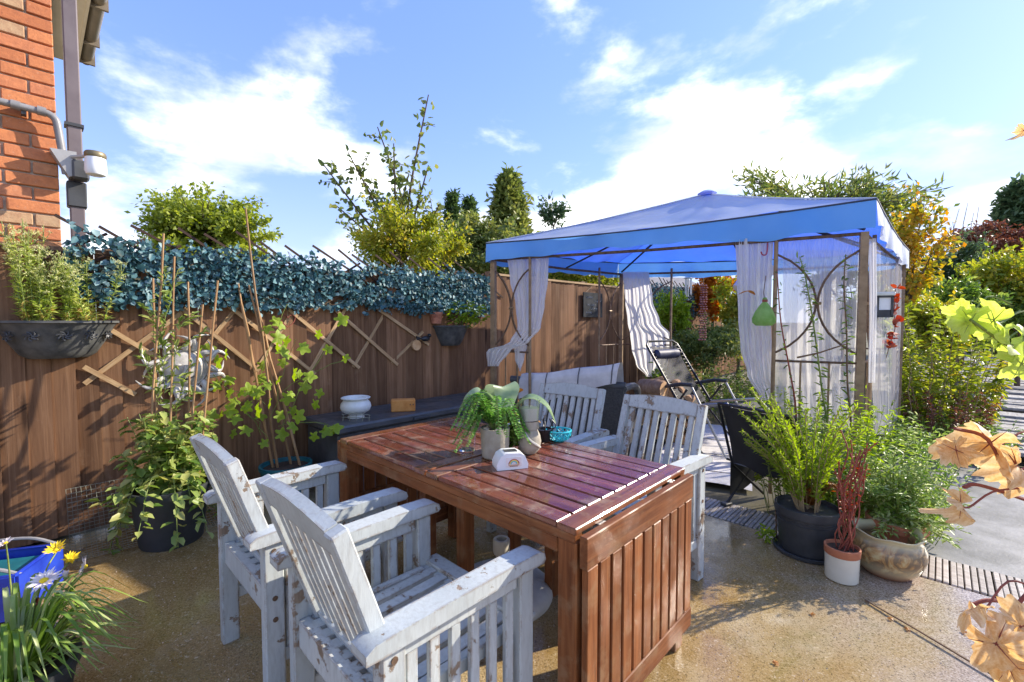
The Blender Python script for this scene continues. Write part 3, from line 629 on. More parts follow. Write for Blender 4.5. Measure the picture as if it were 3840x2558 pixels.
# conifers
def conifer(label,x,Y,ytop,wpx,mat='conifer_leaf',tiers=26,lean=0,dens=70):
    tp=at(x,ytop,Y); h=tp.z; t=thing('conifer',label,'conifer',(tp.x,Y,0)); w=wpx/1042*Y/2
    MB().tube([(0,0,0),(0,0,h*.97)],[.16,.01],7).build('trunk','bark',t,smooth=True)
    lm=LM()
    for q in range(tiers):
        f=q/tiers; z=h*(.18+.82*f); r=w*(1-f)**.8*rnd.uniform(.8,1.15)+.05
        for b in range(9):
            a=rnd.uniform(0,2*PI); rr=r*rnd.uniform(.55,1.1); tip=V(math.cos(a)*rr,math.sin(a)*rr,z-.12*r+rnd.uniform(-.05,.05)*h*.1)
            pts,dd,tt=along([V(0,0,z),tip*.6+V(0,0,z*.4),tip],int(dens*.3)); k=len(pts)
            pts=pts+nrs.normal(size=(k,3))*.07*w; dirs=dd*.6+nrs.normal(size=(k,3))*.55; dirs[:,2]+=.25
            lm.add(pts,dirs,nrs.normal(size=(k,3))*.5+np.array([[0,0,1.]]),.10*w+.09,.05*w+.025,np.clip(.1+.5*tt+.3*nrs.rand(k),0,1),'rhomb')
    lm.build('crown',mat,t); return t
conifer('slim dark conifer with a pointed tip, left of the pair behind the fence',1040,15,440,120,dens=90)
conifer('slim dark conifer with a pointed tip, right of the pair behind the fence',1080,15.6,450,125,dens=90)
conifer('broad tall evergreen beside the blue canopy',1170,14,402,235,'olive_leaf',32,dens=150)
conifer('tall dark evergreen at the right edge of the photo above the boardwalk',2345,19,425,260,'dark_leaf',28,dens=130)
# bare-ish apple tree with thin leafy branches
ap=at(930,739,8.2); t=thing('apple_tree','sparse young tree with thin leafy branches reaching up into the sky','tree',(ap.x,8.2,0))
mb=MB(); lm=LM(); tipsA=[(985,218,.13),(745,380,.09),(868,292,.1),(770,470,.07),(905,330,.1),(985,380,.07),(840,420,.08),(940,400,.08),(1010,470,.06),(800,350,.08),(880,450,.08)]
fork=at(925,600,8.2); mb.tube([V(ap.x,8.2,0),V(ap.x,8.25,1.2),fork],[.09,.075,.06],7)
for x,y,w in tipsA:
    tip=at(x,y,8.2+rnd.uniform(-.5,.5)); mid=fork.lerp(tip,.5)+V(rnd.uniform(-.1,.1)+(.12 if x<900 else -.05),0,-.12); pth=curve([fork,mid,tip],6)
    mb.tube(pth,[.028*(1-.8*i/(len(pth)-1))+.004 for i in range(len(pth))],5)
    k=46; pp,dd,tt=along(pth,k,.25,1); a=nrs.normal(size=(k,3)); lm.add(pp+nrs.normal(size=(k,3))*.06,a+dd*.3-np.array([[0,0,.3]]),nrs.normal(size=(k,3))+np.array([[0,0,.6]]),.10+.06*nrs.rand(k),.065+.03*nrs.rand(k),.1+.8*nrs.rand(k),'oval')
    for q in range(3):
        f=rnd.uniform(.35,.95); b0=pth[int(f*(len(pth)-1))]; e=b0+V(rnd.uniform(-.35,.35),rnd.uniform(-.3,.3),rnd.uniform(.02,.38)); tw=[b0,b0.lerp(e,.5)+V(0,0,.03),e]; mb.tube(tw,[.008,.006,.003],4)
        k=11; pp,dd,tt=along(tw,k); lm.add(pp+nrs.normal(size=(k,3))*.02,nrs.normal(size=(k,3))-np.array([[0,0,.2]]),nrs.normal(size=(k,3))+np.array([[0,0,.6]]),.085,.055,.1+.8*nrs.rand(k),'oval')
mb.build('trunk','bark',t,world=True,smooth=True); lm.build('crown','olive_leaf',t,world=True)
p=at(910,739,7.6); crown_tree('garden_shrub','yellow green shrub with small leaves just behind the ivy screen',(p.x,7.6,0),2,at(930,590,7.6),(.95,.6,.75),40,180,.10,.05,'yellow_leaf',cat='shrub',trunk_r=.05)
p=at(1100,739,9.5); crown_tree('garden_shrub','leafy green shrub between the conifers and the blue canopy',(p.x,9.5,0),2,at(1105,585,9.5),(.95,.7,.75),34,170,.13,.07,'olive_leaf',cat='shrub',trunk_r=.05)
p=at(1272,739,11); crown_tree('sapling','small dark sapling top poking above the gazebo canopy',(p.x,11,0),2,at(1272,498,11),(.36,.3,.42),10,26,.17,.08,'dark_leaf',cat='tree',trunk_r=.035)
p=at(1300,739,9.6); crown_tree('garden_shrub','pale green hedge seen over the fence under the canopy',(p.x,9.6,0),2,at(1310,640,9.6),(1.2,.5,.55),34,170,.11,.06,'yellow_leaf',cat='hedge',trunk_r=.05)
# willow-like tree behind the canopy
p=at(1900,739,8.6); t=thing('willow_tree','feathery olive tree with slender leaves behind the right of the canopy','tree',(p.x,8.6,0))
mb=MB(); lm=LM(); fork=at(1900,600,8.6); mb.tube([V(p.x,8.6,0),fork],[.12,.07],7)
for q in range(80):
    x=rnd.uniform(1690,2165); ytop=(392+rnd.uniform(0,130)) if x<1840 or x>1920 else (395+rnd.uniform(0,120))
    if x>2090: ytop=rnd.uniform(425,560)
    if 1780<x<1850: ytop+=20
    tip=at(x,ytop,8.6+rnd.uniform(-.9,.9)); mid=fork.lerp(tip,.55)+V(0,0,.35); pth=curve([fork,mid,tip],5); mb.tube(pth,[.022*(1-.85*i/(len(pth)-1))+.003 for i in range(len(pth))],4)
    k=58; pp,dd,tt=along(pth,k,.35,1.0); lm.add(pp+nrs.normal(size=(k,3))*.10,dd*.5+nrs.normal(size=(k,3))*.6,nrs.normal(size=(k,3)),.16+.08*nrs.rand(k),.042,.1+.85*nrs.rand(k),'rhomb')
mb.build('trunk','bark',t,world=True,smooth=True); lm.build('crown','olive_leaf',t,world=True)
# autumn maple and shrubs along the right
p=at(2100,739,7.0); crown_tree('maple_tree','golden orange autumn maple behind the right corner of the gazebo','',7,at(2085,640,7.0),(.62,.6,1.0),30,150,.12,.075,'orange_leaf') if False else None
def shrub(label,x,y,Y,rx,rz,ncl,per,ll,lw,mat,name='garden_shrub',cat='shrub',shape='rhomb',clump=.36,ry=None):
    c=at(x,y,Y); return crown_tree(name,label,(c.x,Y,-.02),2,c,(rx,ry or rx*.8,rz),ncl,per,ll,lw,mat,None,cat,.045,shape,clump,limbs=True,zmin=.02)
shrub('golden orange maple beside the right corner of the gazebo',2090,620,6.6,.46,.90,26,60,.11,.07,'gold_leaf','maple_tree','tree')
shrub('bright orange acer seen inside the gazebo opening',1640,680,9.2,.42,.50,22,130,.12,.07,'orange_leaf','acer','tree')
shrub('golden green shrub right of the orange acer in the opening',1700,720,8.6,.40,.75,22,110,.11,.06,'yellow_leaf')
shrub('lime green shrub below the far ivy screen in the opening',1545,735,7.4,.28,.42,20,120,.075,.045,'vine_leaf')
shrub('low dark shrub at the bottom of the opening behind the lounger',1620,800,7.2,.65,.38,26,130,.09,.045,'olive_leaf')
shrub('grey green bush beyond the boardwalk',2195,640,10,.75,.75,30,150,.12,.06,'dark_leaf')
shrub('yellow green bush over the boardwalk at the right edge',2310,690,8.5,1.0,.85,44,160,.12,.07,'yellow_leaf')
shrub('russet hedge below the dark evergreen',2285,560,15,1.35,.55,24,150,.17,.09,'russet_leaf','hedge','hedge')
shrub('deep green bush beside the start of the boardwalk',2200,735,7.4,.55,.55,30,150,.10,.055,'green_leaf')
shrub('sunlit green bush behind the yellow grape leaves',2345,735,8.0,.6,.45,26,140,.10,.055,'green_leaf')
shrub('pale leaved bush low beside the boardwalk',2150,760,6.0,.40,.40,22,130,.085,.045,'yellow_leaf')
shrub('dull green bush behind the gazebo on the right',1990,690,8.2,.9,.8,30,140,.12,.06,'olive_leaf')
shrub('dense hedge at the far end of the boardwalk',2290,770,16,2.6,1.3,34,170,.2,.11,'green_leaf','hedge','hedge')
# bare twiggy shrub against the sky
p=at(2215,560,11); t=thing('bare_shrub','bare twiggy shrub standing up against the white sky on the right','shrub',(p.x,11,0)); mb=MB()
for x,y in ((2190,510),(2205,480),(2225,465),(2238,490),(2250,475),(2180,530),(2262,520)):
    mb.tube(stem_path(V(p.x+rnd.uniform(-.1,.1),11,0),at(x,y,11),.0,.10,8),[.03*(1-.85*i/8) for i in range(9)],5)
mb.build('stems','twig_brown',t,world=True)
# tall stems with autumn leaves beside the boardwalk
def stem_clump(name,label,base,rad,n,h,lean,k,ll,lw,lmat,smat,cat='plant',sr=.006,lo=.2,shape='oval',droop=.1,hv=.3,out=.8,rise=.3,group=None,tint=(0,1),cover=None):
    b=Vector(base); t=thing(name,label,cat,b,0,group); mb=MB(); lm=LM()
    for q in range(n):
        a=rnd.uniform(0,2*PI); r=rad*math.sqrt(rnd.random()); p0=V(math.cos(a)*r,math.sin(a)*r,0); hh=h*rnd.uniform(1-hv,1)
        tip=p0+V(math.cos(a)*lean*rnd.uniform(.3,1.2),math.sin(a)*lean*rnd.uniform(.3,1.2),hh); pth=stem_path(p0,tip,0,.02*hh,6)
        pth=[V(p.x,p.y,p.z) for p in pth]; mb.tube(pth,[sr*(1-.7*i/6) for i in range(7)],5)
        leaf_stem(lm,pth,k,ll,lw,lo,1.0,out,rise,shape,tint,.35,droop)
    mb.build('stems',smat,t,smooth=True); lm.build('leaves',lmat,t); return t
b=at(2130,980,4.9); stem_clump('tall_perennial','tall bamboo-like stems with yellowing leaves right of the gazebo',(b.x,4.9,0),.30,26,1.5,.22,46,.12,.045,'lime_tree','stem_tan',lo=.12,droop=.3,sr=.007)
b=at(2150,900,5.3); stem_clump('tall_perennial','sumac-like plant with arching orange and yellow leaflets beside the boardwalk',(b.x,5.2,0),.30,16,1.15,.3,60,.13,.035,'yellow_leaf','twig_brown',lo=.15,droop=.4,sr=.006,out=1)
b=at(2160,1010,4.2); stem_clump('ground_plant','mixed low green foliage between the gazebo and the boardwalk',(b.x,4.25,0),.5,70,.42,.2,22,.06,.022,'green_leaf','stem_green',lo=.15,sr=.003)
b=at(2235,960,5.2); stem_clump('ground_plant','blue green feathery foliage at the edge of the boardwalk',(b.x-.25,5.3,0),.35,50,.62,.2,26,.08,.02,'dark_leaf','stem_green',lo=.1,sr=.003)
b=at(2150,920,4.7); stem_clump('ground_plant','reddish flowering clump in front of the tall stems',(b.x,4.55,0),.25,30,.62,.18,20,.055,.03,'russet_leaf','twig_brown',lo=.4,sr=.003)
b=at(1640,880,6.4); stem_clump('ground_plant','tangled dry grass and weeds behind the lounger',(b.x,6.5,0),.7,120,.75,.35,14,.10,.014,'olive_leaf','stem_tan',lo=.3,sr=.0025)
b=at(1720,900,5.6); stem_clump('ground_plant','weedy green clump behind the white curtain',(b.x,6.0,0),.4,60,.7,.25,18,.07,.025,'green_leaf','stem_green',lo=.2,sr=.003)
# neighbour's roof glimpsed under the canopy
nb=thing('garden_house','low grey roofed building glimpsed beyond the fence under the canopy','building',(5.1,17.6,0),R(4))
MB().box((0,1.5,1.3),(4.2,3.0,2.6)).build('wall','render_wall',nb)
MB().prism([(-1.7,2.55),(-1.7,2.62),(0,3.15),(1.7,2.62),(1.7,2.55)],4.6,Matrix.Rotation(R(90),3,'Z'),(0,1.5,0)).build('roof','roof_tile',nb)
for x in (-1,.8): w=MB().box((x,-.02,1.6),(.8,.06,.9)).build('window','white_plastic',nb); MB().box((x,-.06,1.6),(.66,.02,.76)).build('pane','dark_grey_plastic',w)
# ------------------------------------------------------------------ table
TA=R(-43.6)
tb=thing('garden_table','reddish brown slatted drop-leaf garden table wet with rain','table',(-.083,1.981,0),TA)
Lh,Wh,TH=.708,.365,.715
def end_leg(sx,sy): return MB().box((sx*(Lh-.034),sy*(Wh-.034),(TH-.04)/2),(.066,.066,TH-.04),bev=.004)
for sx in(-1,1):
    for sy in(-1,1): end_leg(sx,sy).build('leg','table_wood',tb)
for sx in (-.12,.12):
    for sy in (-1,1): MB().box((sx*1.0,sy*(Wh-.10),.30),(.045,.055,.60),bev=.003).build('gate_leg','table_wood',tb)
wood('table_apron_wood',(.11,.034,.011),(.22,.076,.025),(.32,.125,.043),'x',.9,.35,.65,.4,.16,grime=(.25,.14,.07))
wood('table_cross_wood',(.10,.030,.011),(.20,.065,.024),(.29,.108,.04),'y',.9,.10,.5,.25,.16,coat=.25,grime=(.25,.15,.08))
wood('leaf_rail_wood',(.10,.030,.011),(.20,.068,.023),(.30,.115,.04),'y',.9,.4,.7,.4,.12,grime=(.25,.14,.07))
for sy in(-1,1):
    MB().box((0,sy*(Wh-.012),TH-.066),(2*Lh-.136,.022,.044),bev=.003).build('apron','table_apron_wood',tb)
    MB().box((0,sy*(Wh-.018),TH-.030),(2*Lh-.01,.036,.026),bev=.002).build('side_rail','table_apron_wood',tb)
for sx in(-1,1): MB().box((sx*(Lh-.014),0,TH-.066),(.022,2*Wh-.136,.044),bev=.003).build('apron','table_cross_wood',tb)
# two slatted tops
for sx in(-1,1):
    x0,x1=(.004,Lh) if sx>0 else (-Lh,-.004)
    for xe in (x0+.036,x1-.036): MB().box((xe,0,TH-.009),(.068,2*Wh,.020),bev=.003).build('cross_rail','table_cross_wood',tb)
    n=9; w=2*Wh/n
    for k in range(n):
        MB().box(((x0+x1)/2,-Wh+w*(k+.5),TH-.010+rnd.uniform(-.0008,.0008)),(x1-x0-.146,w-.009,.019),bev=.003).build('slat','table_top_wood',tb)
# hanging drop leaves at both ends
for sx in(-1,1):
    xl=sx*(Lh+.020); lf=MB().box((xl,0,TH-.062),(.026,2*Wh-.006,.092),bev=.003).build('drop_leaf','leaf_rail_wood',tb)
    MB().box((xl,0,.135),(.026,2*Wh-.006,.075),bev=.003).build('bottom_rail','leaf_rail_wood',lf)
    n=11; w=(2*Wh-.008)/n
    for k in range(n): MB().box((xl+.001*sx,-Wh+.004+w*(k+.5),.390),(.020,w-.011,.4325),bev=.003).build('slat','table_wood',lf)
    MB().box((xl-sx*.016,0,.39),(.010,2*Wh-.08,.05)).build('batten','table_wood',lf)
    for y in (-.24,.24):
        MB().box((sx*(Lh+.004),y,TH-.022),(.03,.035,.006)).build('hinge','steel',lf)
    MB().box((sx*(Lh+.003),0,TH-.036),(.006,.36,.02)).build('stop_block','trellis_wood',lf)
# ------------------------------------------------------------------ chairs
def make_chair(label):
    c=thing('garden_chair',label,'chair',(0,0,0),0,'white slatted garden armchairs round the table')
    P='chair_paint'
    for s in(-1,1):
        MB().box((s*.252,-.035,.292),(.042,.056,.584),bev=.004).build('leg',P,c)
        lg=MB().box((s*.252,-.462,.292),(.042,.060,.584),bev=.004).build('leg',P,c)
        for z in (.40,.33,.555): MB().tube([(s*.2705,-.462,z),(s*.276,-.462,z)],.0085,8).build('bolt','rust_metal',lg)
        # shaped arm
        out=[(.03,.0),(.024,.018),(.0,.029),(-.10,.031),(-.46,.026),(-.515,.022),(-.535,.010),(-.535,-.012),(-.50,-.014),(-.06,-.008),(.02,-.010)]
        m=MB(); m.prism(out,.066,Matrix.Rotation(R(90),3,'Z'),(s*.255,0,.598)); m.build('arm',P,c,smooth=35)
        MB().box((s*.252,-.25,.562),(.022,.37,.042),bev=.003).build('side_rail',P,c)
        MB().box((s*.252,-.25,.19),(.022,.37,.045),bev=.003).build('side_rail',P,c)
        for k in range(6): MB().box((s*.252,-.092-k*.0632,.3765),(.016,.030,.328),bev=.002).build('side_slat',P,c)
    # seat
    MB().box((0,-.035,.372),(.462,.030,.072),bev=.003).build('seat_rail',P,c)
    MB().box((0,-.462,.372),(.462,.034,.085),bev=.003).build('seat_rail',P,c)
    for s in(-1,1): MB().box((s*.218,-.248,.392),(.028,.39,.040),bev=.003).build('seat_rail',P,c)
    MB().box((0,.0,.413),(.50,.062,.018),bev=.004).build('seat_slat',P,c)
    for k in range(7):
        x=-.177+k*.059
        cu=curve([(x,-.035,.400),(x,-.16,.394),(x,-.32,.392),(x,-.455,.402)],3)
        m=MB()
        m.sheet(lambda u,v,cu=cu:(cu[int(round(u*(len(cu)-1)))].x+(v-.5)*.040,cu[int(round(u*(len(cu)-1)))].y,cu[int(round(u*(len(cu)-1)))].z+.014),len(cu)-1,1)
        m.sheet(lambda u,v,cu=cu:(cu[int(round(u*(len(cu)-1)))].x-(v-.5)*.040,cu[int(round(u*(len(cu)-1)))].y,cu[int(round(u*(len(cu)-1)))].z-.004),len(cu)-1,1)
        for sgn in(-1,1): m.sheet(lambda u,v,cu=cu,sgn=sgn:(cu[int(round(u*(len(cu)-1)))].x+sgn*.020,cu[int(round(u*(len(cu)-1)))].y,cu[int(round(u*(len(cu)-1)))].z+.014-.018*(v if sgn>0 else 1-v)),len(cu)-1,1)
        m.build('seat_slat',P,c)
    # reclined back
    b0=V(0,-.405,.385); b1=V(0,-.565,.86); d=(b1-b0); dn=d.normalized()
    bk=None
    for s in(-1,1):
        o=V(s*.222,0,0); q=MB().bar(b0+o-dn*.06,b1+o,.040,.040,V(1,0,0),bev=.004).build('back_post',P,c)
    # arched top rail
    nrm=V(1,0,0).cross(dn); m=MB()
    arch=[(-.20,-.055),(.20,-.055)]+[(.20-.40*i/8,.012+.018*math.sin(PI*i/8)) for i in range(9)]
    mt=Matrix((V(1,0,0),nrm,dn)).transposed(); m.prism(arch,.030,mt,b1-dn*.012); m.build('top_rail',P,c)
    m=MB(); m.box(b0+dn*.03,(.40,.030,.055),mt,.003); m.build('bottom_rail',P,c)
    for k in range(8):
        x=-.175+k*.05; m=MB(); m.box(b0+dn*(.0575+.19)+V(x,0,0),(.031,.016,.38),mt,.002); m.build('back_slat',P,c)
    return c
import types
ch=make_chair('weathered white armchair nearest the camera with peeling arm')
def put(o,x,y,fxx,fy): o.location=(x,y,0); o.rotation_euler=(0,0,math.atan2(fy,fxx)-PI/2)
put(ch,-.127,1.475,.70,.714)
for lab,x,y,f1,f2 in (('weathered white armchair beside the potted climber at the far left of the table',-.64,1.945,.69,.72),
                      ('white armchair on the far side of the table behind the fern pot',.05,2.56,-.62,-.785),
                      ('white armchair on the far side of the table at its right end',.42,2.10,-.735,-.678)):
    c2=copy_tree(ch); c2['label']=lab; put(c2,x,y,f1,f2)
# ------------------------------------------------------------------ parasol base under the table
ub=thing('parasol_base','pale round plastic parasol base standing under the table','parasol base',(-.05,2.09,0))
m=MB(); m.lathe([(0,.095),(.05,.093),(.06,.088),(.17,.075),(.215,.062),(.238,.04),(.243,.012),(.238,0),(0,0)],40); m.build('base','umbrella_base',ub,smooth=True)
MB().lathe([(.026,.088),(.026,.20),(.037,.202),(.040,.21),(.040,.265),(.036,.27),(.025,.27),(.025,.22),(0,.22)],16).build('collar','cream_ceramic',ub,smooth=True)
for a in range(6): MB().bar((.065*math.cos(a*PI/3),.065*math.sin(a*PI/3),.083),(.20*math.cos(a*PI/3),.20*math.sin(a*PI/3),.064),.016,.012).build('rib','umbrella_base',ub)
# ------------------------------------------------------------------ things on the table
Z=TH+.001
pt=thing('stone_planter','round textured stone planter with a fern on the table','planter',(-.072,1.905,Z))
MB().lathe([(0,0),(.050,0),(.056,.006),(.060,.06),(.062,.118),(.063,.126),(.057,.126),(.055,.105),(0,.105)],32).build('pot','stone_pot',pt,smooth=True)
m=MB()
for k in range(26):
    a=rnd.uniform(0,6.28); r=.05*math.sqrt(rnd.random()); m.ball((r*math.cos(a),r*math.sin(a),.112+rnd.uniform(0,.012)),rnd.uniform(.006,.011),6,4,(1,1,.7))
m.build('pebbles','pebble',pt,smooth=True,kind='stuff')
fp=thing('fern','bright green artificial fern spilling over the stone planter','fern',(-.072,1.905,Z+.11)); mb=MB(); lm=LM()
for k in range(30):
    a=rnd.uniform(0,6.28); 
    if k<12: a=PI+rnd.uniform(-1.0,.9)
    l=rnd.uniform(.08,.20); up=rnd.uniform(.02,.13); tip=V(math.cos(a)*l,math.sin(a)*l,up-.10*(l/.2)); mid=V(math.cos(a)*l*.5,math.sin(a)*l*.5,up+.04); pth=curve([(0,0,0),mid,tip],8)
    mb.tube(pth,.0014,4); k2=26; pp,dd,tt=along(pth,k2,.15,1)
    for sg in(-1,1):
        side=np.cross(dd,np.array([[0,0,1.]])); side/=np.linalg.norm(side,axis=1,keepdims=True)+1e-9
        lm.add(pp,side*sg+dd*.45+nrs.normal(size=(k2,3))*.12,np.array([[0,0,1.]])+nrs.normal(size=(k2,3))*.25,.030*(1-.65*tt)*(.8+.4*nrs.rand(k2)),.0105,.15+.85*nrs.rand(k2),'oval')
mb.build('stalks','stem_green',fp); lm.build('fronds','fern_leaf',fp)
def bigleaf(parent,mat,pts,w,name='leaf',fold=.25,wav=.0,tint=(.2,.9),n=10,prof=None,wlim=6):
    # one large leaf as a curved sheet following pts, width profile w*sin
    P=curve(pts,n); N=len(P); lmv=[];T=[];F=[]
    side0=None
    for i,p in enumerate(P):
        d=(P[min(i+1,N-1)]-P[max(i-1,0)]).normalized(); sd_,_=frame_from(d)
        if side0 is not None and sd_.dot(side0)<0: sd_=-sd_
        side0=sd_; up=d.cross(sd_); 
        if up.z<0: up=-up
        t=i/(N-1); ww=w*(math.sin(PI*min(1,t*.92+.06))**.75 if prof is None else prof(t))
        for j in range(-2,3):
            q=p+sd_*(j/2*ww)+up*(abs(j)/2*ww*fold)+up*wav*math.sin(11*t+j*1.7)*abs(j)/2; lmv.append(q); T.append(tint[0]+(tint[1]-tint[0])*(.5+.5*math.sin(t*5+j)*.5+.25*(rnd.random()-.5)))
    for i in range(N-1):
        for j in range(4): a=i*5+j; F.append([a,a+1,a+6,a+5])
    me=bpy.data.meshes.new(name); me.from_pydata([tuple(v) for v in lmv],[],F); me.materials.append(MT[mat]); at_=me.attributes.new('tint','FLOAT','POINT'); at_.data.foreach_set('value',T)
    me.polygons.foreach_set('use_smooth',[True]*len(F)); o=bpy.data.objects.new(name,me); COL.objects.link(o); o.parent=parent; return o
lp=thing('broad_leaf_plant','mottled grey green plant with broad leaves behind the fern','houseplant',(-.045,2.00,Z))
MB().lathe([(0,0),(.045,0),(.052,.085),(.055,.09),(.048,.09),(.046,.08),(0,.08)],20).build('pot','black_plastic',lp,smooth=True)
for pts,w,mt__,tn in (([(0,0,.08),(-.05,-.03,.20),(-.09,-.05,.265),(-.15,-.06,.235),(-.19,-.06,.15)],.062,'broad_leaf',(.1,.7)),
             ([(0,0,.08),(-.01,.0,.22),(.0,-.02,.285),(.02,-.05,.27),(.015,-.10,.16)],.072,'broad_leaf',(.3,1)),
             ([(0,0,.08),(.06,-.01,.185),(.12,-.02,.235),(.19,-.03,.205),(.235,-.035,.13)],.055,'broad_leaf',(.0,.7)),
             ([(0,0,.08),(.045,.02,.18),(.065,.02,.25),(.07,.0,.28)],.042,'dry_leaf',(.0,.4)),
             ([(0,0,.08),(.05,.0,.15),(.11,-.02,.165),(.17,-.03,.13)],.04,'dry_leaf',(.5,1)),
             ([(0,0,.08),(-.06,.05,.20),(-.10,.08,.23),(-.15,.10,.15)],.05,'broad_leaf',(.0,.5))): bigleaf(lp,mt__,pts,w,tint=tn)
lm=LM(); lm.cloud((.06,-.03,.09),(.045,.05,.07),260,.026,.014,'oval',.4,(.0,.5),.2); lm.build('small_leaves','green_leaf',lp)
gl=thing('glass_tumbler','empty clear glass tumbler behind the fern pot','glass',(-.20,2.0,Z))
m,t_,p_=base_mat('clear_glass'); p_.inputs['Transmission Weight'].default_value=1; p_.inputs['Roughness'].default_value=.03; p_.inputs['IOR'].default_value=1.45; p_.inputs['Base Color'].default_value=(.93,.96,.95,1)
MB().lathe([(0,0),(.034,0),(.040,.10),(.038,.10),(.032,.008),(0,.008)],24).build('tumbler','clear_glass',gl,smooth=True)
hg=thing('candle_holder','pebble based candle holder with an unlit cream candle in a glass','candle holder',(.075,1.965,Z))
MB().lathe([(0,0),(.03,0),(.046,.018),(.053,.05),(.048,.08),(.036,.104),(.034,.108),(0,.108)],24).build('base','stone_pot',hg,smooth=True)
MB().tube(curve([(-.02,-.045,.10),(.0,-.056,.07),(.032,-.045,.045),(.046,-.02,.03)],5),.006,6).build('band','umbrella_base',hg,smooth=True)
MB().lathe([(.0,.108),(.041,.108),(.041,.142),(0,.142)],24).build('collar','stone_pot',hg,smooth=True)
MB().lathe([(0,.146),(.040,.146),(.044,.20),(0,.20)],24).build('candle','candle_wax',hg,smooth=True)
MB().lathe([(0,.143),(.043,.143),(.049,.235),(.0465,.235),(.0415,.1455),(0,.1455)],24).build('glass_cup','clear_glass',hg,smooth=True)
MB().tube([(0,0,.2),(.002,0,.212)],.0015,5).build('wick','black_plastic',hg)
# white dispenser with printed label
dsx=thing('cleaner_tub','white plastic tub with curved top and slot and a printed label','tub',(-.008,1.775,Z),R(16))
prof=[(-.062,0),(.062,0),(.064,.018),(.050,.050),(.030,.062),(-.026,.064),(-.048,.052),(-.064,.02)]
m=MB(); m.prism(prof,.080); m.build('body','white_plastic',dsx,smooth=40)
MB().box((0,0,.0635),(.052,.034,.003),bev=0).build('slot','black_plastic',dsx)
MB().tube([(-.026+.026*2*0,-.0,.064)]*2,.001,4) 
lbm=MB().box((.004,-.0412,.030),(.062,.0016,.036)); lb=lbm.build('label','petal_white',dsx)
for k,(r,mm) in enumerate(((.022,'red_paint'),(.0175,'petal_yellow'),(.013,'turquoise'))):
    m=MB(); n=12; pts=[(.004+r*math.cos(PI*i/n),.022+r*.9*math.sin(PI*i/n)) for i in range(n+1)]+[(.004+(r-.003)*math.cos(PI*i/n),.022+(r-.003)*.9*math.sin(PI*i/n)) for i in range(n,-1,-1)]
    m.prism(pts,.0012,None,(0,-.0426,0)); m.build('print_arc',mm,lb)
for k,w in enumerate((.044,.034)): MB().box((.004,-.0426,.018-k*.0045),(w,.0012,.0022)).build('print_line','orange_brick' if k==0 else 'twig_red',lb)
# lantern and turquoise bowl at the back of the table
ln=thing('tealight_lantern','small dark metal tealight lantern with spiky top on the table','lantern',(.155,2.16,Z))
MB().lathe([(0,0),(.030,0),(.034,.01),(.045,.06),(.036,.062),(.03,.02),(0,.02)],14).build('bowl','black_metal',ln,smooth=True)
for k in range(8):
    a=k*PI/4; MB().tube(curve([(.042*math.cos(a),.042*math.sin(a),.055),(.055*math.cos(a),.055*math.sin(a),.075),(.036*math.cos(a),.036*math.sin(a),.105)],4),[.003]*8+[.001],5).build('prong','black_metal',ln)
tq=thing('lattice_bowl','turquoise openwork bowl at the back edge of the table','bowl',(.225,2.17,Z)); m=MB()
prf=[(.030,.004),(.048,.012),(.058,.03),(.060,.048)]
for sgn in(-1,1):
    for k in range(14):
        a0=k*2*PI/14; m.tube([V(r*math.cos(a0+sgn*.26*i),r*math.sin(a0+sgn*.26*i),z) for i,(r,z) in enumerate(prf)],.0032,5)
m.build('lattice','turquoise',tq)
m=MB(); m.tube([V(.060*math.cos(i*PI/12),.060*math.sin(i*PI/12),.05) for i in range(24)],.004,6,closed=True); m.build('rim','turquoise',tq,smooth=True)
m=MB(); m.lathe([(0,0),(.031,0),(.032,.006),(0,.006)],20); m.build('foot','turquoise',tq)
# ------------------------------------------------------------------ storage box, urn, brick
sb=thing('storage_box','long low dark grey plastic storage box against the fence','storage box',fx(1.28,.07,0),FANG)
MB().box((.85,-.275,.235),(1.68,.53,.47),bev=.012).build('body','dark_grey_plastic',sb)
ld=MB().box((.85,-.28,.50),(1.73,.575,.06),bev=.014).build('lid','dark_grey_plastic',sb)
MB().box((.72,-.575,.492),(.16,.02,.022),bev=.004).build('latch','black_plastic',ld)
for x in (.25,.85,1.45): MB().box((x,-.542,.23),(.03,.012,.40)).build('rib','dark_grey_plastic',sb)
b=V(-1.235,3.56,.531)
ur=thing('white_urn','squat white glazed urn on the dark storage box','urn',b)
MB().lathe([(0,0),(.062,0),(.066,.008),(.050,.022),(.058,.030),(.105,.055),(.118,.085),(.112,.115),(.094,.138),(.090,.145),(.108,.152),(.112,.160),(.104,.164),(.084,.156),(.08,.14),(0,.10)],32).build('bowl','white_ceramic',ur,smooth=True)
wr=thing('wire_stand','low bent wire stand in front of the white urn','stand',(-1.19,3.43,.531)); m=MB()
for k in range(5): m.tube([(-.10+.05*k,0,0),(-.10+.05*k,.01,.05+.015*(k%2))],.0025,5)
m.tube([(-.11,.0,.03),(.11,.0,.025)],.0025,5); m.tube([(-.11,.005,.05),(.0,.01,.06),(.11,.0,.045)],.0025,5); m.build('wires','wire',wr)
ob=thing('brick','single orange brick lying on the dark storage box','brick',(-.925,3.83,.531),R(14))
MB().box((0,0,.05),(.20,.10,.10),bev=.008).build('block','orange_brick',ob); 
for k in (-1,1): MB().tube([(.07+k*.012,-.051,.06),(.07+k*.012,-.053,.06)],.006,6).build('mark','twig_brown',ob)
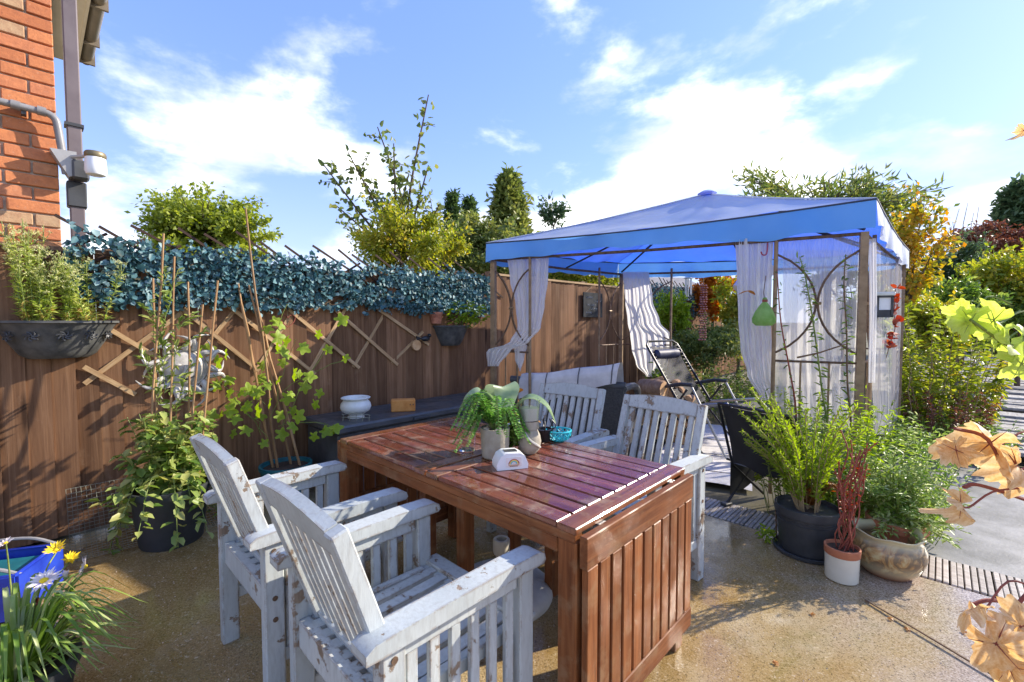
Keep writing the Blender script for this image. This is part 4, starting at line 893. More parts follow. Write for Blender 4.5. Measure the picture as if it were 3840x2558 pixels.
# ------------------------------------------------------------------ gazebo
FL,FR,BR,BL=V(-.18,4.43,0),V(2.405,3.123,0),V(4.075,4.76,0),V(1.395,5.80,0)
GC=(FL+FR+BR+BL)/4; BZ=1.89
gz=thing('gazebo','rusty framed garden gazebo with a blue fabric canopy','gazebo',GC)
def gb(mb,name,mat,par=None,**k): return mb.build(name,mat,par or gz,world=True,**k)
up=V(0,0,1)
for c in (FL,FR,BR,BL):
    m=MB(); m.box(c+V(0,0,.95),(.046,.046,1.9),Matrix.Rotation(R(-27),3,'Z')); gb(m,'post','brown_metal')
    gb(MB().box(c+V(0,0,.004),(.10,.10,.008),Matrix.Rotation(R(-27),3,'Z')),'foot_plate','rust_metal')
for a,b in ((FL,FR),(FR,BR),(BR,BL),(BL,FL)):
    gb(MB().tube([a+up*BZ,a.lerp(b,.5)+up*(BZ-.012),b+up*BZ],.013,8),'beam','rust_metal',smooth=True)
AP=GC+up*2.50
for c in (FL,FR,BR,BL):
    gb(MB().tube([c+up*(BZ+.03),c.lerp(GC,.5)+up*2.23,AP-up*.04],.011,6),'rafter','black_metal',smooth=True)
ms_=[(FL.lerp(FR,.5),),(FR.lerp(BR,.5),),(BR.lerp(BL,.5),),(BL.lerp(FL,.5),)]
for (c,) in ms_: gb(MB().tube([c+up*(BZ+.0),c.lerp(GC,.45)+up*2.17],.009,6),'strut','black_metal',smooth=True)
def side_panel(a,b,d0,d1):
    # scroll panel between post a and an upright d1 metres along a->b
    dr=(b-a).normalized(); P=lambda s,z:a+dr*s+up*z
    w=d1; m=MB().tube([P(w,0),P(w,BZ+.05)],.014,8); pn=gb(m,'side_panel','brown_metal',smooth=True)
    m=MB(); m.tube([P(.02,1.0),P(w,1.0)],.009,6); gb(m,'panel_rail','rust_metal',pn)
    for f in (.34,.67): gb(MB().tube([P(w*f,0),P(w*f,1.0)],.007,6),'panel_bar','brown_metal',pn)
    for k in (0,1):
        pts=[]
        for i in range(15):
            t=-1+2*i/14; s=(1-t*t)**.75*(w*.49); s=s if k else w-s; pts.append(P(max(.02,min(w-.01,s)),1.42+.36*t))
        gb(MB().tube(pts,.008,6),'scroll','rust_metal',pn,smooth=True)
    gb(MB().tube([P(w*.45,1.42),P(w*.55,1.42)],.012,6),'clasp','brown_metal',pn)
for a,b,d in ((FL,FR,.39),(FR,FL,.52),(FR,BR,.45),(BR,FR,.45),(BL,BR,.60),(BR,BL,.5),(BL,FL,.45),(FL,BL,.45)): side_panel(a,b,0,d)
# canopy: four sagging roof panels and the hanging valances
def ov(c,e=.07): return c+(c-GC).normalized()*e
C4=[ov(FL),ov(FR),ov(BR),ov(BL)]; ez=[2.045,2.105,2.03,2.04]
for k in range(4):
    a,b=C4[k],C4[(k+1)%4]; za,zb=ez[k],ez[(k+1)%4]
    def fn(u,v,a=a,b=b,za=za,zb=zb):
        e=a.lerp(b,u); z=za+(zb-za)*u-.035*math.sin(PI*u)*1.0; p=V(e.x,e.y,z).lerp(V(AP.x,AP.y,2.545),v)
        p.z-=.06*math.sin(PI*v)*(0.35+.65*math.sin(PI*u)); w=(1-v)**.7; p.z+=(.008*math.sin(17*u+5*v)+.007*math.sin(41*u-9*v+k)+.010*math.sin(9*(u-.5)*(1-v)+14*v))*w*math.sin(PI*min(1,max(0,u)))**.5; return p
    m=MB(); m.sheet(fn,60,26); cn=gb(m,'canopy','canopy_blue',smooth='all')
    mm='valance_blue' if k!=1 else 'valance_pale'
    if k==1: cloth('valance_pale',(.60,.64,.74),(.72,.75,.80),.2,1,3,.6,18)  # right side only: sunlight on this valance put into its pale colour
    def fv(u,v,a=a,b=b,za=za,zb=zb,k=k):
        e=a.lerp(b,u); z=za+(zb-za)*u-.035*math.sin(PI*u); dr=(b-a).normalized(); nm=V(dr.y,-dr.x,0)
        q=V(e.x,e.y,z-.185*v*(1-(.35 if k==0 else .1)*math.sin(PI*min(1,u*1.25))*(1 if u<.8 else 0)))+nm*(.014*math.sin(31*u)+.016*math.sin(13*u+1)+.007*math.sin(67*u))*v; q.z+=(.009*math.sin(23*u+k)+.006*math.sin(53*u))*v; return q
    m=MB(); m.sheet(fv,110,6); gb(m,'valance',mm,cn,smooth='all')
for k in range(4):
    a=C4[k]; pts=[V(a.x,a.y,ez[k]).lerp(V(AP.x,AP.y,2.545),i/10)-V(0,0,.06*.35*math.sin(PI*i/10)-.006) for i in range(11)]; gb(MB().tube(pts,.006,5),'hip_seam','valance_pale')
    b=C4[(k+1)%4]; zb=ez[(k+1)%4]; gb(MB().tube([V(*(a.lerp(b,i/20).xy),ez[k]+(zb-ez[k])*i/20-.035*math.sin(PI*i/20)+.002) for i in range(21)],.007,5),'eave_piping','navy_pillow')
gb(MB().lathe([(0,.03),(.05,.025),(.09,0),(.06,-.02)],14,tuple(AP+up*.05)),'finial','canopy_blue',smooth=True)
# ------------------------------------------------------------------ curtains
def curtain(label,rows,Y0,Y1,mat,folds=7,amp=.022,extra=None,name='curtain'):
    # rows: (x_left,x_right,y) in photograph pixels, depth Y0..Y1 across
    R_=sorted(rows,key=lambda r:r[2]); ys=[r[2] for r in R_]
    c0=at((R_[0][0]+R_[0][1])/2,R_[0][2],(Y0+Y1)/2); t=thing(name,label,'curtain',c0)
    def fn(u,v):
        y=ys[0]+(ys[-1]-ys[0])*v; i=0
        while i<len(ys)-2 and y>ys[i+1]: i+=1
        f=(y-ys[i])/(ys[i+1]-ys[i]); f=f*f*(3-2*f); xl=R_[i][0]+(R_[i+1][0]-R_[i][0])*f; xr=R_[i][1]+(R_[i+1][1]-R_[i][1])*f
        Yd=Y0+(Y1-Y0)*u+amp*math.sin(2*PI*folds*u+2.2*v)*(.5+.5*v)+amp*.6*math.sin(2*PI*folds*.43*u+5*v)+amp*.35*math.sin(2*PI*folds*2.7*u+3*math.sin(4*v))*(1-.5*v)+amp*.3*math.sin(9*v+13*u)*v
        return at(xl+(xr-xl)*u,y,Yd)
    m=MB(); m.sheet(fn,max(60,folds*18),34); m.build('cloth',mat,t,world=True,smooth='all')
    return t
curtain('sheer white curtain at the left front gazebo post, knotted and flung aside',[(1163,1262,572),(1172,1260,640),(1185,1252,700),(1190,1243,752),(1172,1216,788),(1118,1172,806),(1121,1146,842)],4.37,4.22,'net_white',5)
curtain('short tail of white netting below the knot at the left front post',[(1182,1212,792),(1184,1205,825),(1194,1197,853)],4.30,4.30,'net_white',2,.01)
curtain('crumpled white curtain at the back corner of the gazebo beside the fence',[(1432,1492,625),(1437,1500,690),(1443,1517,740),(1449,1544,772),(1452,1546,800),(1462,1535,838),(1486,1508,866)],5.66,5.60,'net_white',7,.008)
curtain('tied back white curtain left of the green net bag',[(1690,1778,548),(1694,1774,640),(1697,1772,730),(1702,1774,800),(1718,1777,860),(1748,1786,920)],3.46,3.40,'net_white',6,.022)
curtain('sheer white netting stretched across the right front scroll panel',[(1780,1988,545),(1779,1984,700),(1779,1980,850),(1782,1975,985)],3.40,3.16,'net_sheer',8,.02)
curtain('white curtain hanging inside the gazebo behind the scroll panel',[(1800,1960,575),(1800,1935,700),(1815,1925,800),(1830,1950,960)],3.75,3.62,'net_sheer',6,.05)
curtain('long white curtain down the right side of the gazebo by the lantern',[(2002,2074,560),(2004,2072,700),(2004,2068,850),(2008,2062,1000)],3.24,4.55,'net_sheer',7,.03)
curtain('narrow gathered white curtain beside the right front post',[(1996,2014,548),(1998,2016,700),(1996,2012,880)],3.22,3.35,'net_white',3,.012)
# ------------------------------------------------------------------ things hung on the gazebo and fence
bn=at(1757,748,3.27); nb_=thing('net_bag','green net bag hanging on the scroll panel','bag',bn)
m=MB(); m.lathe([(0,-.004),(.05,-.002),(.072,.02),(.074,.05),(.056,.10),(.030,.145),(.012,.17),(.016,.185),(.010,.20)],18,wob=.13); m.build('net','green_net',nb_,smooth=True)
MB().tube([(0,0,.16),(.0,.02,.24),(.03,.05,.36)],.003,5).build('string','twig_brown',nb_); MB().lathe([(0,.165),(.018,.168),(.018,.185),(0,.187)],10).build('tie','twig_red',nb_)
ol=at(1717,677,3.35); hl=thing('felt_leaf','small orange felt leaf pinned to the tied back curtain','ornament',ol); bigleaf(hl,'orange_leaf',[(-.06,0,0),(0,-.01,.02),(.06,0,-.005)],.03)
hk=at(1758,575,3.40); h_=thing('red_hook','thin red metal hook hanging from the gazebo beam','hook',hk); MB().tube(curve([(.02,0,.09),(.02,0,.03),(.012,0,-.03),(-.015,0,-.035),(-.028,0,-.012)],5)+[],.0045,6).build('wire','red_paint',h_,smooth=True)
MB().tube([(.02,0,.09),(-.012,0,.085),(.05,0,.09)],.006,6).build('top','red_paint',h_)
sl_=at(2030,705,3.45); so_=thing('solar_lantern','small black framed solar lantern on the right gazebo post','lantern',sl_,R(-20))
m=MB(); 
for x in(-.045,.045):
    for y in(-.03,.03): m.box((x,y,.0),(.014,.014,.16))
for z in(-.075,.075): m.box((0,0,z),(.104,.074,.014))
m.box((0,0,-.05),(.09,.06,.05)); m.build('frame','black_plastic',so_); MB().box((0,0,.02),(.078,.05,.095)).build('panel','opal_glass',so_); MB().box((0,.0,.0951),(.12,.09,.026),bev=.004).build('cap','clear_plastic',so_); MB().tube([(-.05,.0,-.02),(-.07,-.03,-.02)],.008,6).build('clip','black_plastic',so_)
gp_=at(2058,665,3.9); ga=thing('leaf_garland','string of dark red leaves hanging on the right rear post','garland',gp_); lm=LM(); pts=[V(.0,0,0),V(-.005,0,-.2),V(.01,0,-.34),V(-.03,0,-.47),V(-.06,0,-.6)]; mb=MB(); mb.tube(pts,.003,5); mb.build('string','twig_brown',ga)
for k in range(9): 
    q=at(2058+[4,-2,2,-1,2,0,-6,-12,-14][k],663+k*17,3.88)-gp_; k2=5; lm.add(np.tile(np.array(q),(k2,1))+nrs.normal(size=(k2,3))*.008,nrs.normal(size=(k2,3)),nrs.normal(size=(k2,3))+np.array([[0,-1.,.3]]),.055,.045,nrs.rand(k2),'oval')
lm.build('leaves','red_leaf',ga)
wc=at(1583,640,6.2); w_=thing('wind_chime','small pagoda wind chime hanging in the gazebo opening','wind chime',wc); MB().lathe([(0,.10),(.008,.06),(.03,.035),(.07,.0),(.0,.005)],8).build('roof','steel',w_)
for k in range(5): a=k*2*PI/5; MB().tube([(.04*math.cos(a),.04*math.sin(a),-.005),(.04*math.cos(a),.04*math.sin(a),-.22-.03*(k%2))],.007,6).build('pipe','steel',w_,smooth=True)
MB().tube([(0,0,.08),(0,0,.30)],.002,4).build('cord','cord',w_)
bg_=at(1617,660,5.6); b_=thing('bead_garland','hanging strands of rust red shells in the gazebo opening','garland',bg_)
for s in (-.03,.0,.035):
    m=MB()
    for k in range(24): m.ball((s+.008*math.sin(k*2.1),.01*math.cos(k*1.7),.02-k*.029),.016*rnd.uniform(.7,1.2),6,5,(1,1,.7))
    m.build('strand','bead_red',b_,smooth=True)
MB().tube([(0,0,.02),(0,0,.22)],.003,4).build('cord','cord',b_)
sg=thing('slate_sign','dark slate sign hung on the fence inside the gazebo','sign',fx(5.44,.05,1.53),FANG); MB().box((0,0,0),(.50,.014,.36),bev=.003).build('slate','slate',sg)
for k,(x0,x1) in enumerate(((-.18,-.02),(.02,.19),(-.16,.05),(-.12,.17),(-.20,-.05))):
    m=MB(); pts=[(x0+(x1-x0)*i/14,-.010,.11-k*.055+.018*math.sin(i*2.3+k)) for i in range(15)]; m.tube(pts,.0022,4); m.build('chalk_writing','chalk',sg)
MB().tube([(-.2,0,.17),(0,.01,.28),(.2,0,.17)],.002,4).build('cord','cord',sg)
rb=at(1735,640,3.9); r_=thing('rolled_blind','rolled white plastic blind slung under the canopy','blind',rb); a_=at(1702,668,3.9)-rb; b2=at(1768,615,3.9)-rb
MB().tube(curve([a_,a_.lerp(b2,.35)+V(-.01,0,.02),b2],6),[.075]*12+[.07],14).build('roll','white_plastic',r_,smooth=True)
for f in (.3,.7): c=a_.lerp(b2,f)+V(0,0,.01); d=(b2-a_).normalized()*.012; MB().tube([c-d,c+d],.079,14).build('strap','petal_white',r_,smooth=True)
# ------------------------------------------------------------------ sofa, cushions, firewood, lounger, rug
GD=(FR-FL).normalized(); GI=V(-GD.y,GD.x,0); GA=math.atan2(GD.y,GD.x)
so0=V(-.02,4.42,0); sf=thing('rattan_sofa','black rattan sofa with its back to the table','sofa',so0,GA)
MB().box((.56,.04,.41),(1.12,.07,.62),bev=.015).build('backrest','rattan',sf)
MB().tube([(0,.03,.725),(1.12,.03,.725)],.035,10).build('top_roll','dark_grey_plastic',sf,smooth=True)
MB().box((.56,.37,.27),(1.10,.66,.26),bev=.015).build('seat_base','rattan',sf)
for x in(.04,1.10):
    MB().tube(curve([(x,.02,.70),(x,.28,.69),(x,.52,.66),(x,.64,.60),(x,.68,.48),(x,.68,.05)],6),.034,8).build('arm','dark_grey_plastic',sf,smooth=True)
for x in(.04,1.08):
    for y in(.06,.64): MB().box((x,y,.07),(.05,.05,.14)).build('leg','black_plastic',sf)
bl=thing('striped_blanket','pale grey striped blanket thrown over the sofa back','blanket',so0,GA)
def bf(u,v):
    # drapes from the seat, up over the back and down a little towards the table
    x=.10+.95*u+.03*math.sin(3*v); top=.790+.15*u**1.2; 
    pth=[(.42,.44),(.24,.50),(.13,top-.12),(.07,top-.01),(-.01,top-.01),(-.045,top-.07),(-.055,top-.24-.05*math.sin(4*u+1))]
    f=v*(len(pth)-1); i=min(int(f),len(pth)-2); f-=i; y=pth[i][0]*(1-f)+pth[i+1][0]*f; z=pth[i][1]*(1-f)+pth[i+1][1]*f
    return (x,y+.006*math.sin(13*u+2*v),z+.006*math.sin(11*u+3*v))
m=MB(); m.sheet(bf,36,30); m.build('cloth','blanket',bl,smooth='all')
for u0 in (.25,.58,.9):
    m=MB(); m.sheet(lambda u,v,u0=u0:(V(*bf(u0+.010*u+.05*v,v))+V(0,-.004,.004)),1,30); m.build('stripe','dark_stripe',bl,smooth='all')
lgm=MB(); lgm.tube([(0,-.14,0),(.004,-.05,.004),(0,.14,0)],[.048,.052,.047],11,cap=False); log_me=mesh_of(lgm,'log_bark','log_bark',True); le=MB(); 
for y,s in((-.1405,1),):
    i=len(le.v); le.v+=[V(.047*math.cos(2*PI*j/11),y,.047*math.sin(2*PI*j/11)) for j in range(11)]; le.f.append([i+j for j in range(11)][::s])
log_end=mesh_of(le,'log_end','log_end')
gl_='firewood logs stacked beside the sofa'; base=V(1.52,5.02,0); n=0
for row in range(8):
    for k in range(6-(row%2)-(2 if row>5 else 0)):
        s=rnd.uniform(.85,1.2); p=base+GD*(k*.098+(row%2)*.05+(.05 if row>5 else 0))+up*(.052+row*.082)+GI*rnd.uniform(-.04,.04)
        o=thing('firewood_log','split firewood log, %s row of the stack beside the sofa'%(('bottom','second','third','fourth','fifth','sixth','seventh','top')[row]),'log',p,GA+R(rnd.uniform(-14,14)),gl_); piece('bark',log_me,o,(0,0,0),(0,rnd.uniform(0,6),0),(s,1,s)); piece('cut_end',log_end,o,(0,0,0),(0,rnd.uniform(0,6),0),(s,1,s)); piece('cut_end',log_end,o,(0,0,0),(0,rnd.uniform(0,6),PI),(s,1,s))
for x,y,Y,rz,lab in ((1500,893,4.78,40,'thick log with red cut face leaning in front of the firewood stack'),):
    p=at(x,y,Y); o=thing('firewood_log',lab,'log',p,R(rz)); piece('bark',log_me,o,(0,0,0),(0,0,0),(1.9,1,1.9)); e=piece('cut_end',log_end,o,(0,0,0),(0,0,0),(1.9,1,1.9))
p=at(1527,915,5.5); pp_=thing('terracotta_trough','square terracotta planter behind the firewood','planter',(p.x,5.6,0),GA); MB().prism([(-.13,0),(.13,0),(.16,.48),(-.16,.48)],.30).build('pot','terracotta',pp_); lm=LM(); lm.cloud((0,0,.58),(.17,.15,.16),260,.06,.03,'oval',.2,(0,1),.1); lm.build('foliage','green_leaf',pp_)
# zero-gravity recliner
lo=thing('recliner','black mesh garden recliner with a padded headrest','recliner',(1.93,4.72,0),math.atan2(-.83,.55)-PI/2); hw=.26
def sling(m,a,b,w,n=10,sag=.02): m.sheet(lambda u,v:V(a[0],a[1],a[2]).lerp(V(b[0],b[1],b[2]),u)+V((v-.5)*2*w,0,-sag*math.sin(PI*v)-sag*math.sin(PI*u)),n,6)
m=MB(); sling(m,(0,-.02,.44),(0,-.42,1.02),hw-.05); m.build('back_sling','black_mesh',lo,smooth='all')
m=MB(); sling(m,(0,0,.43),(0,.50,.52),hw-.05); sling(m,(0,.50,.52),(0,.66,.40),hw-.05,4,.01); m.build('seat_sling','black_mesh',lo,smooth='all')
m=MB(); m.tube([(-hw,0,.43),(-hw,-.44,1.03),(-hw+.05,-.465,1.07),(hw-.05,-.465,1.07),(hw,-.44,1.03),(hw,0,.43)],.013,8); m.build('back_frame','black_metal',lo,smooth=True)
m=MB(); m.tube([(-hw,0,.43),(-hw,.50,.53),(-hw,.68,.38),(hw,.68,.38),(hw,.50,.53),(hw,0,.43)],.013,8); m.build('seat_frame','steel',lo,smooth=True)
for s in(-1,1):
    x=s*(hw+.035); m=MB(); m.tube([(x,-.30,.58),(x,.02,.66),(x,.16,.665)],[.016,.02,.018],8); m.build('armrest','black_plastic',lo,smooth=True)
    MB().tube([(x,.14,.66),(x,.52,.03)],.011,8).build('leg','steel',lo,smooth=True); MB().tube([(x,.10,.62),(x,-.32,.03)],.011,8).build('leg','black_metal',lo,smooth=True); MB().tube([(x,-.28,.58),(x,.28,.02)],.010,8).build('leg','black_metal',lo,smooth=True)
    m=MB()
    for k in range(16):
        f=k/15; a=V(s*hw,-.02-.40*f,.45+.57*f); m.tube([a,a+V(-s*.05,0,0)],.0016,4)
    m.build('lacing','black_metal',lo)
for y in(.52,-.32): MB().tube([(-hw-.035,y,.03),(-hw,y+.06,.014),(hw,y+.06,.014),(hw+.035,y,.03)],.011,8).build('floor_bar','black_metal',lo,smooth=True)
m=MB(); m.tube([(-.19,-.385,.93),(-.17,-.38,.93),(.17,-.38,.93),(.19,-.385,.93)],[.03,.055,.055,.03],12); m.build('headrest','navy_pillow',lo,smooth=True)
rg=thing('outdoor_rug','pale grey woven rug lying across the gazebo floor','rug',(1.83,3.40,-.004),math.atan2(.89,.46)); m=MB(); m.sheet(lambda u,v:(2.3*u,.80*v,.004+.004*math.sin(8*u+3*v)+.018*(u<.04)*math.sin(5*v)),30,10); m.build('mat','rug_fabric',rg,smooth='all')
for u in (.35,.9,1.5): MB().box((u,.40,.009),(.012,.74,.002)).build('stripe','dark_stripe',rg)
# black folding chair between the table and the black pot
fc=thing('folding_chair','black folding camp chair with slack fabric beside the big black pot','chair',(1.80,3.0,0),R(-62))
m=MB(); m.sheet(lambda u,v:(-.24+.48*u,-.16-.13*v**1.4-.03*math.sin(PI*u),.30+.42*v+.015*math.sin(9*u)*(1-v)),10,10); m.build('back_fabric','black_cover',fc,smooth='all')
m=MB(); m.sheet(lambda u,v:(-.24+.48*u,-.16+.38*v,.30+.06*v-.05*math.sin(PI*u)*math.sin(PI*v)),10,8); m.build('seat_fabric','black_cover',fc,smooth='all')
m=MB(); m.sheet(lambda u,v:(-.25,-.17+.40*u,.31-.24*v*(1-.3*u)+.01*math.sin(12*u)),8,6); m.build('side_fabric','black_cover',fc,smooth='all')
for s in(-1,1):
    MB().tube([(s*.255,-.30,.73),(s*.255,-.14,.28),(s*.255,.22,.01)],.010,7).build('leg','black_metal',fc,smooth=True); MB().tube([(s*.255,.22,.36),(s*.255,-.20,.01)],.010,7).build('leg','black_metal',fc,smooth=True)
    MB().box((s*.255,-.20,.012),(.05,.07,.024),bev=.005).build('foot','black_plastic',fc)
MB().tube([(-.255,-.30,.73),(.255,-.30,.73)],.010,7).build('top_bar','black_metal',fc,smooth=True)
# ------------------------------------------------------------------ wall baskets and their plants
def half_basket(label,t,z,w,h,out,mat='basket_plastic'):
    b=thing('wall_basket',label,'planter',fx(t,.012,z),FANG); r=w/2
    prof=[(.50,0),(.62,.10),(.78,.42),(.94,.82),(1.0,.92),(1.05,.94),(1.05,1.0),(.98,1.0),(.95,.9)]
    m=MB(); n=26
    for a,zz in prof:
        for j in range(n+1):
            th=PI+PI*j/n; q=a*(1-.10*(1-zz)*0); m.v.append(V(r*q*math.cos(th),out*q*math.sin(th),h*(zz-1)))
    for i in range(len(prof)-1):
        for j in range(n): A=i*(n+1)+j; m.f.append([A,A+1,A+n+2,A+n+1])
    m.f.append([j for j in range(n+1)]); m.build('shell',mat,b,smooth=35)
    m=MB(); i0=0; m.v+=[V(r*.96*math.cos(PI+PI*j/n),out*.96*math.sin(PI+PI*j/n),-.05*h) for j in range(n+1)]; m.f.append(list(range(n+1))); m.build('soil','soil',b)
    return b,r,out,h
bk_,r,o_,h=half_basket('large black half-round wall basket on the fence at the left',-.10,1.295,.52,.215,.235)
for k,ph in enumerate((-2.55,-2.05,-1.5,-1.0,-.5)):
    # moulded rosette of curling ribs on the basket face
    m=MB(); c=V(r*.90*math.cos(ph),o_*.90*math.sin(ph),-.085); tx=V(-math.sin(ph),math.cos(ph)*o_/r,0).normalized()
    for q in range(7):
        a0=q*2*PI/7; pts=[c+tx*(.034*s*math.cos(a0+1.2*s))+V(0,0,1)*(.026*s*math.sin(a0+1.2*s))+V(math.cos(ph),math.sin(ph),0)*.006 for s in (.15,.5,.8,1)]; m.tube(pts,.0045,5)
    m.build('rosette','black_plastic',bk_)
def spire(label,t,off,z,n,h,rad,tint,fl=True,name='fleabane_plant',seedcol=None):
    b=fx(t,off,z); p=thing(name,label,'plant',b); mb=MB(); lm=LM(); fm=LM()
    for q in range(n):
        a=rnd.uniform(0,6.28); rr=rad*math.sqrt(rnd.random()); p0=V(math.cos(a)*rr*.35,math.sin(a)*rr*.35,0); hh=h*rnd.uniform(.72,1.0); tip=p0+V(math.cos(a)*rr*.8,math.sin(a)*rr*.8,hh); pth=stem_path(p0,tip,0,.008,6); mb.tube(pth,[.0035*(1-.5*i/6) for i in range(7)],5)
        leaf_stem(lm,pth,70,.046,.0105,.02,.85,1,.35,'rhomb',(tint[0],tint[1]),.35); pp,dd,tt=along(pth,16,.02,.25); lm.add(pp,nrs.normal(size=(16,3))-np.array([[0,0,.3]]),nrs.normal(size=(16,3)),.035,.006,.85+.15*nrs.rand(16),'rhomb')
        if fl:
            for w in range(11):
                f=rnd.uniform(.62,1.0); b0=pth[min(6,int(f*6))]; e=b0+V(rnd.uniform(-.035,.035),rnd.uniform(-.035,.035),rnd.uniform(.02,.075)); mb.tube([b0,e],.0012,4); k=7; fm.add(np.tile(np.array(e),(k,1))+nrs.normal(size=(k,3))*.004,nrs.normal(size=(k,3))+np.array([[0,0,.8]]),nrs.normal(size=(k,3)),.016,.006,nrs.rand(k),'rhomb')
    mb.build('stems','stem_green',p); lm.build('leaves','fleabane',p)
    if fl: fm.build('flower_heads','fluff',p,kind='stuff')
    return p
spire('tall pale seeding plant at the left end of the wall basket',-.20,.10,1.28,11,.58,.10,(0,.6))
spire('shorter pale green spire at the front left of the wall basket',-.15,.15,1.28,5,.36,.05,(.1,.6))
spire('single thin green spire in the middle of the wall basket',-.06,.13,1.28,3,.30,.02,(.0,.5))
spire('bushy yellow green seeding plant at the right end of the wall basket',.04,.10,1.28,13,.46,.15,(.1,.8))
b2,r2,o2,h2=half_basket('small black half-round wall basket beside the gazebo post',2.80,1.25,.42,.21,.18)
stem_clump('basket_plant','green and orange tinted leafy plant in the small wall basket',fx(2.92,.10,1.22),.09,13,.30,.22,16,.085,.030,'vine_leaf','stem_green',lo=.25,droop=.35,sr=.004,hv=.5)
tp_=thing('terracotta_wall_pot','small terracotta mosaic pot fixed to the fence under the ivy','pot',fx(2.60,.05,1.27)); MB().lathe([(0,0),(.052,0),(.066,.09),(.07,.095),(.07,.115),(.06,.115),(.056,.09),(0,.09)],18).build('pot','terra_mosaic',tp_,smooth=True)
wsx=thing('wood_slice','round slice of wood hanging on the trellis end','ornament',fx(2.36,.05,1.06),FANG); MB().tube([(0,-.012,0),(0,.012,0)],.05,18).build('slice','log_end',wsx); MB().tube([(0,0,.05),(.05,.01,.12)],.003,4).build('cord','cord',wsx)
bd_=thing('bird_ornament','small dark bird shaped ornament at the right end of the trellis','ornament',fx(2.47,.05,1.12),FANG); m=MB(); m.ball((0,0,0),.035,10,7,(1.5,.8,.8)); m.build('body','black_metal',bd_,smooth=True); MB().ball((.045,0,.03),.02,8,6).build('head','black_metal',bd_,smooth=True); MB().prism([(-.04,.0),(-.11,.03),(-.10,-.01)],.015).build('tail','black_metal',bd_)
rw=thing('wire_heart','thin reddish wire heart hanging on the trellis','ornament',fx(1.17,.05,1.30),FANG); MB().tube([V(.055*math.sin(a)**3,0,.045*math.cos(a)-.018*math.cos(2*a)-.01*math.cos(3*a)) for a in [i*2*PI/28 for i in range(28)]],.004,5,closed=True).build('wire','twig_red',rw); MB().tube([(0,0,.02),(0,.01,.12)],.002,4).build('cord','cord',rw)
# metal sun on the fence
su=thing('sun_ornament','tarnished metal sun face with curling rays on the fence','ornament',fx(.50,.035,.97),FANG)
m=MB(); m.sheet(lambda u,v:(.125*u*math.cos(2*PI*v),-.045*(1-u*u)**.5 if u<1 else 0,.125*u*math.sin(2*PI*v)),8,28); m.build('face','sun_metal',su,smooth='all')
for r_ in (.125,.142): MB().tube([V(r_*math.cos(i*PI/18),-.006,r_*math.sin(i*PI/18)) for i in range(36)],.007,6,closed=True).build('ring','sun_metal',su,smooth=True)
for k in range(16):
    a=k*2*PI/16; sg_=1 if k%2 else -1; ln_=.135 if k%2 else .095; pts=[]
    for i in range(9):
        f=i/8; rr=.135+ln_*f; th=a+sg_*.32*math.sin(PI*f*1.2)*f; pts.append(V(rr*math.cos(th),-.012-.02*math.sin(PI*f),rr*math.sin(th)))
    MB().tube(pts,[.022*(1-f/8)**.7*(1 if f else .8)+.002 for f in range(9)],8).build('ray','sun_metal',su,smooth=True)
for x in(-.045,.045): MB().ball((x,-.042,.03),.014,8,6,(1.4,.6,.7)).build('eye','sun_metal',su,smooth=True)
MB().prism([(-.012,.03),(.012,.03),(.022,-.03),(-.022,-.03)],.03,None,(0,-.048,0)).build('nose','sun_metal',su); MB().tube(curve([(-.045,-.038,-.05),(0,-.046,-.068),(.045,-.038,-.05)],5),.006,6).build('mouth','black_metal',su,smooth=True)
# ------------------------------------------------------------------ big dark pot with climber on canes
pc=V(-2.01,2.63,0); bp=thing('climber_pot','large slate grey pot with a straggling climber on canes','planter',pc)
MB().lathe([(0,0),(.15,0),(.155,.01),(.185,.28),(.20,.30),(.20,.335),(.187,.335),(.18,.30),(0,.30)],32).build('pot','slate_pot',bp,smooth=True); MB().disc((0,0,.302),.181,24).build('soil','soil',bp)
for k,(x,y,x0) in enumerate(((376,537,365),(401,590,395),(432,648,420),(501,645,440),(466,700,430),(352,640,350))):
    tip=at(x,y,2.70+.05*(k%3)); b0=pc+V((x0-395)/1042*2.63,rnd.uniform(-.08,.08),.30); MB().tube(stem_path(b0,tip,0,.006,5),.0062,6).build('cane','cane',bp,world=True,smooth=True)
cl=thing('potted_climber','pale green climber spilling from the slate pot beside the chair','plant',pc+V(0,0,.30)); mb=MB(); lm=LM()
for q in range(62):
    a=rnd.uniform(0,6.28); 
    if q<42:
        r0=rnd.uniform(.06,.24); tip=V(math.cos(a)*r0,math.sin(a)*r0*.8,rnd.uniform(.18,.52)); pth=curve([(math.cos(a)*.05,math.sin(a)*.05,0),(math.cos(a)*r0*.7,math.sin(a)*r0*.6,tip.z*.6),tip],5); n=24
    else:
        r0=rnd.uniform(.20,.34); dz=rnd.uniform(-.30,.06); pth=curve([(math.cos(a)*.05,math.sin(a)*.05,0),(math.cos(a)*.17,math.sin(a)*.17,.12),(math.cos(a)*r0,math.sin(a)*r0,dz*.4),(math.cos(a)*(r0+.04),math.sin(a)*(r0+.04),dz)],5); n=20
    mb.tube(pth,.0022,4); leaf_stem(lm,pth,n,.078,.044,.1,1,.9,.2,'oval',(0,1),.2,.35)
for x,y,x1,y1 in ((365,930,320,800),(375,800,345,690),(370,930,362,780),(380,900,372,720),(395,930,402,760),(410,920,440,830),(360,900,335,820),(400,940,455,900),(375,760,410,620),(380,800,330,700),(400,820,470,760),(375,700,380,610),(410,760,450,720)):
    pth=stem_path(at(x,y,2.68)-cl.location,at(x1,y1,2.70)-cl.location,.02,.01,5); mb.tube(pth,.002,4); leaf_stem(lm,pth,16,.060,.018,.0,1,.8,.5,'oval',(.2,.8),.1)
mb.build('stems','stem_green',cl); lm.build('leaves','pot_climber_leaf',cl)
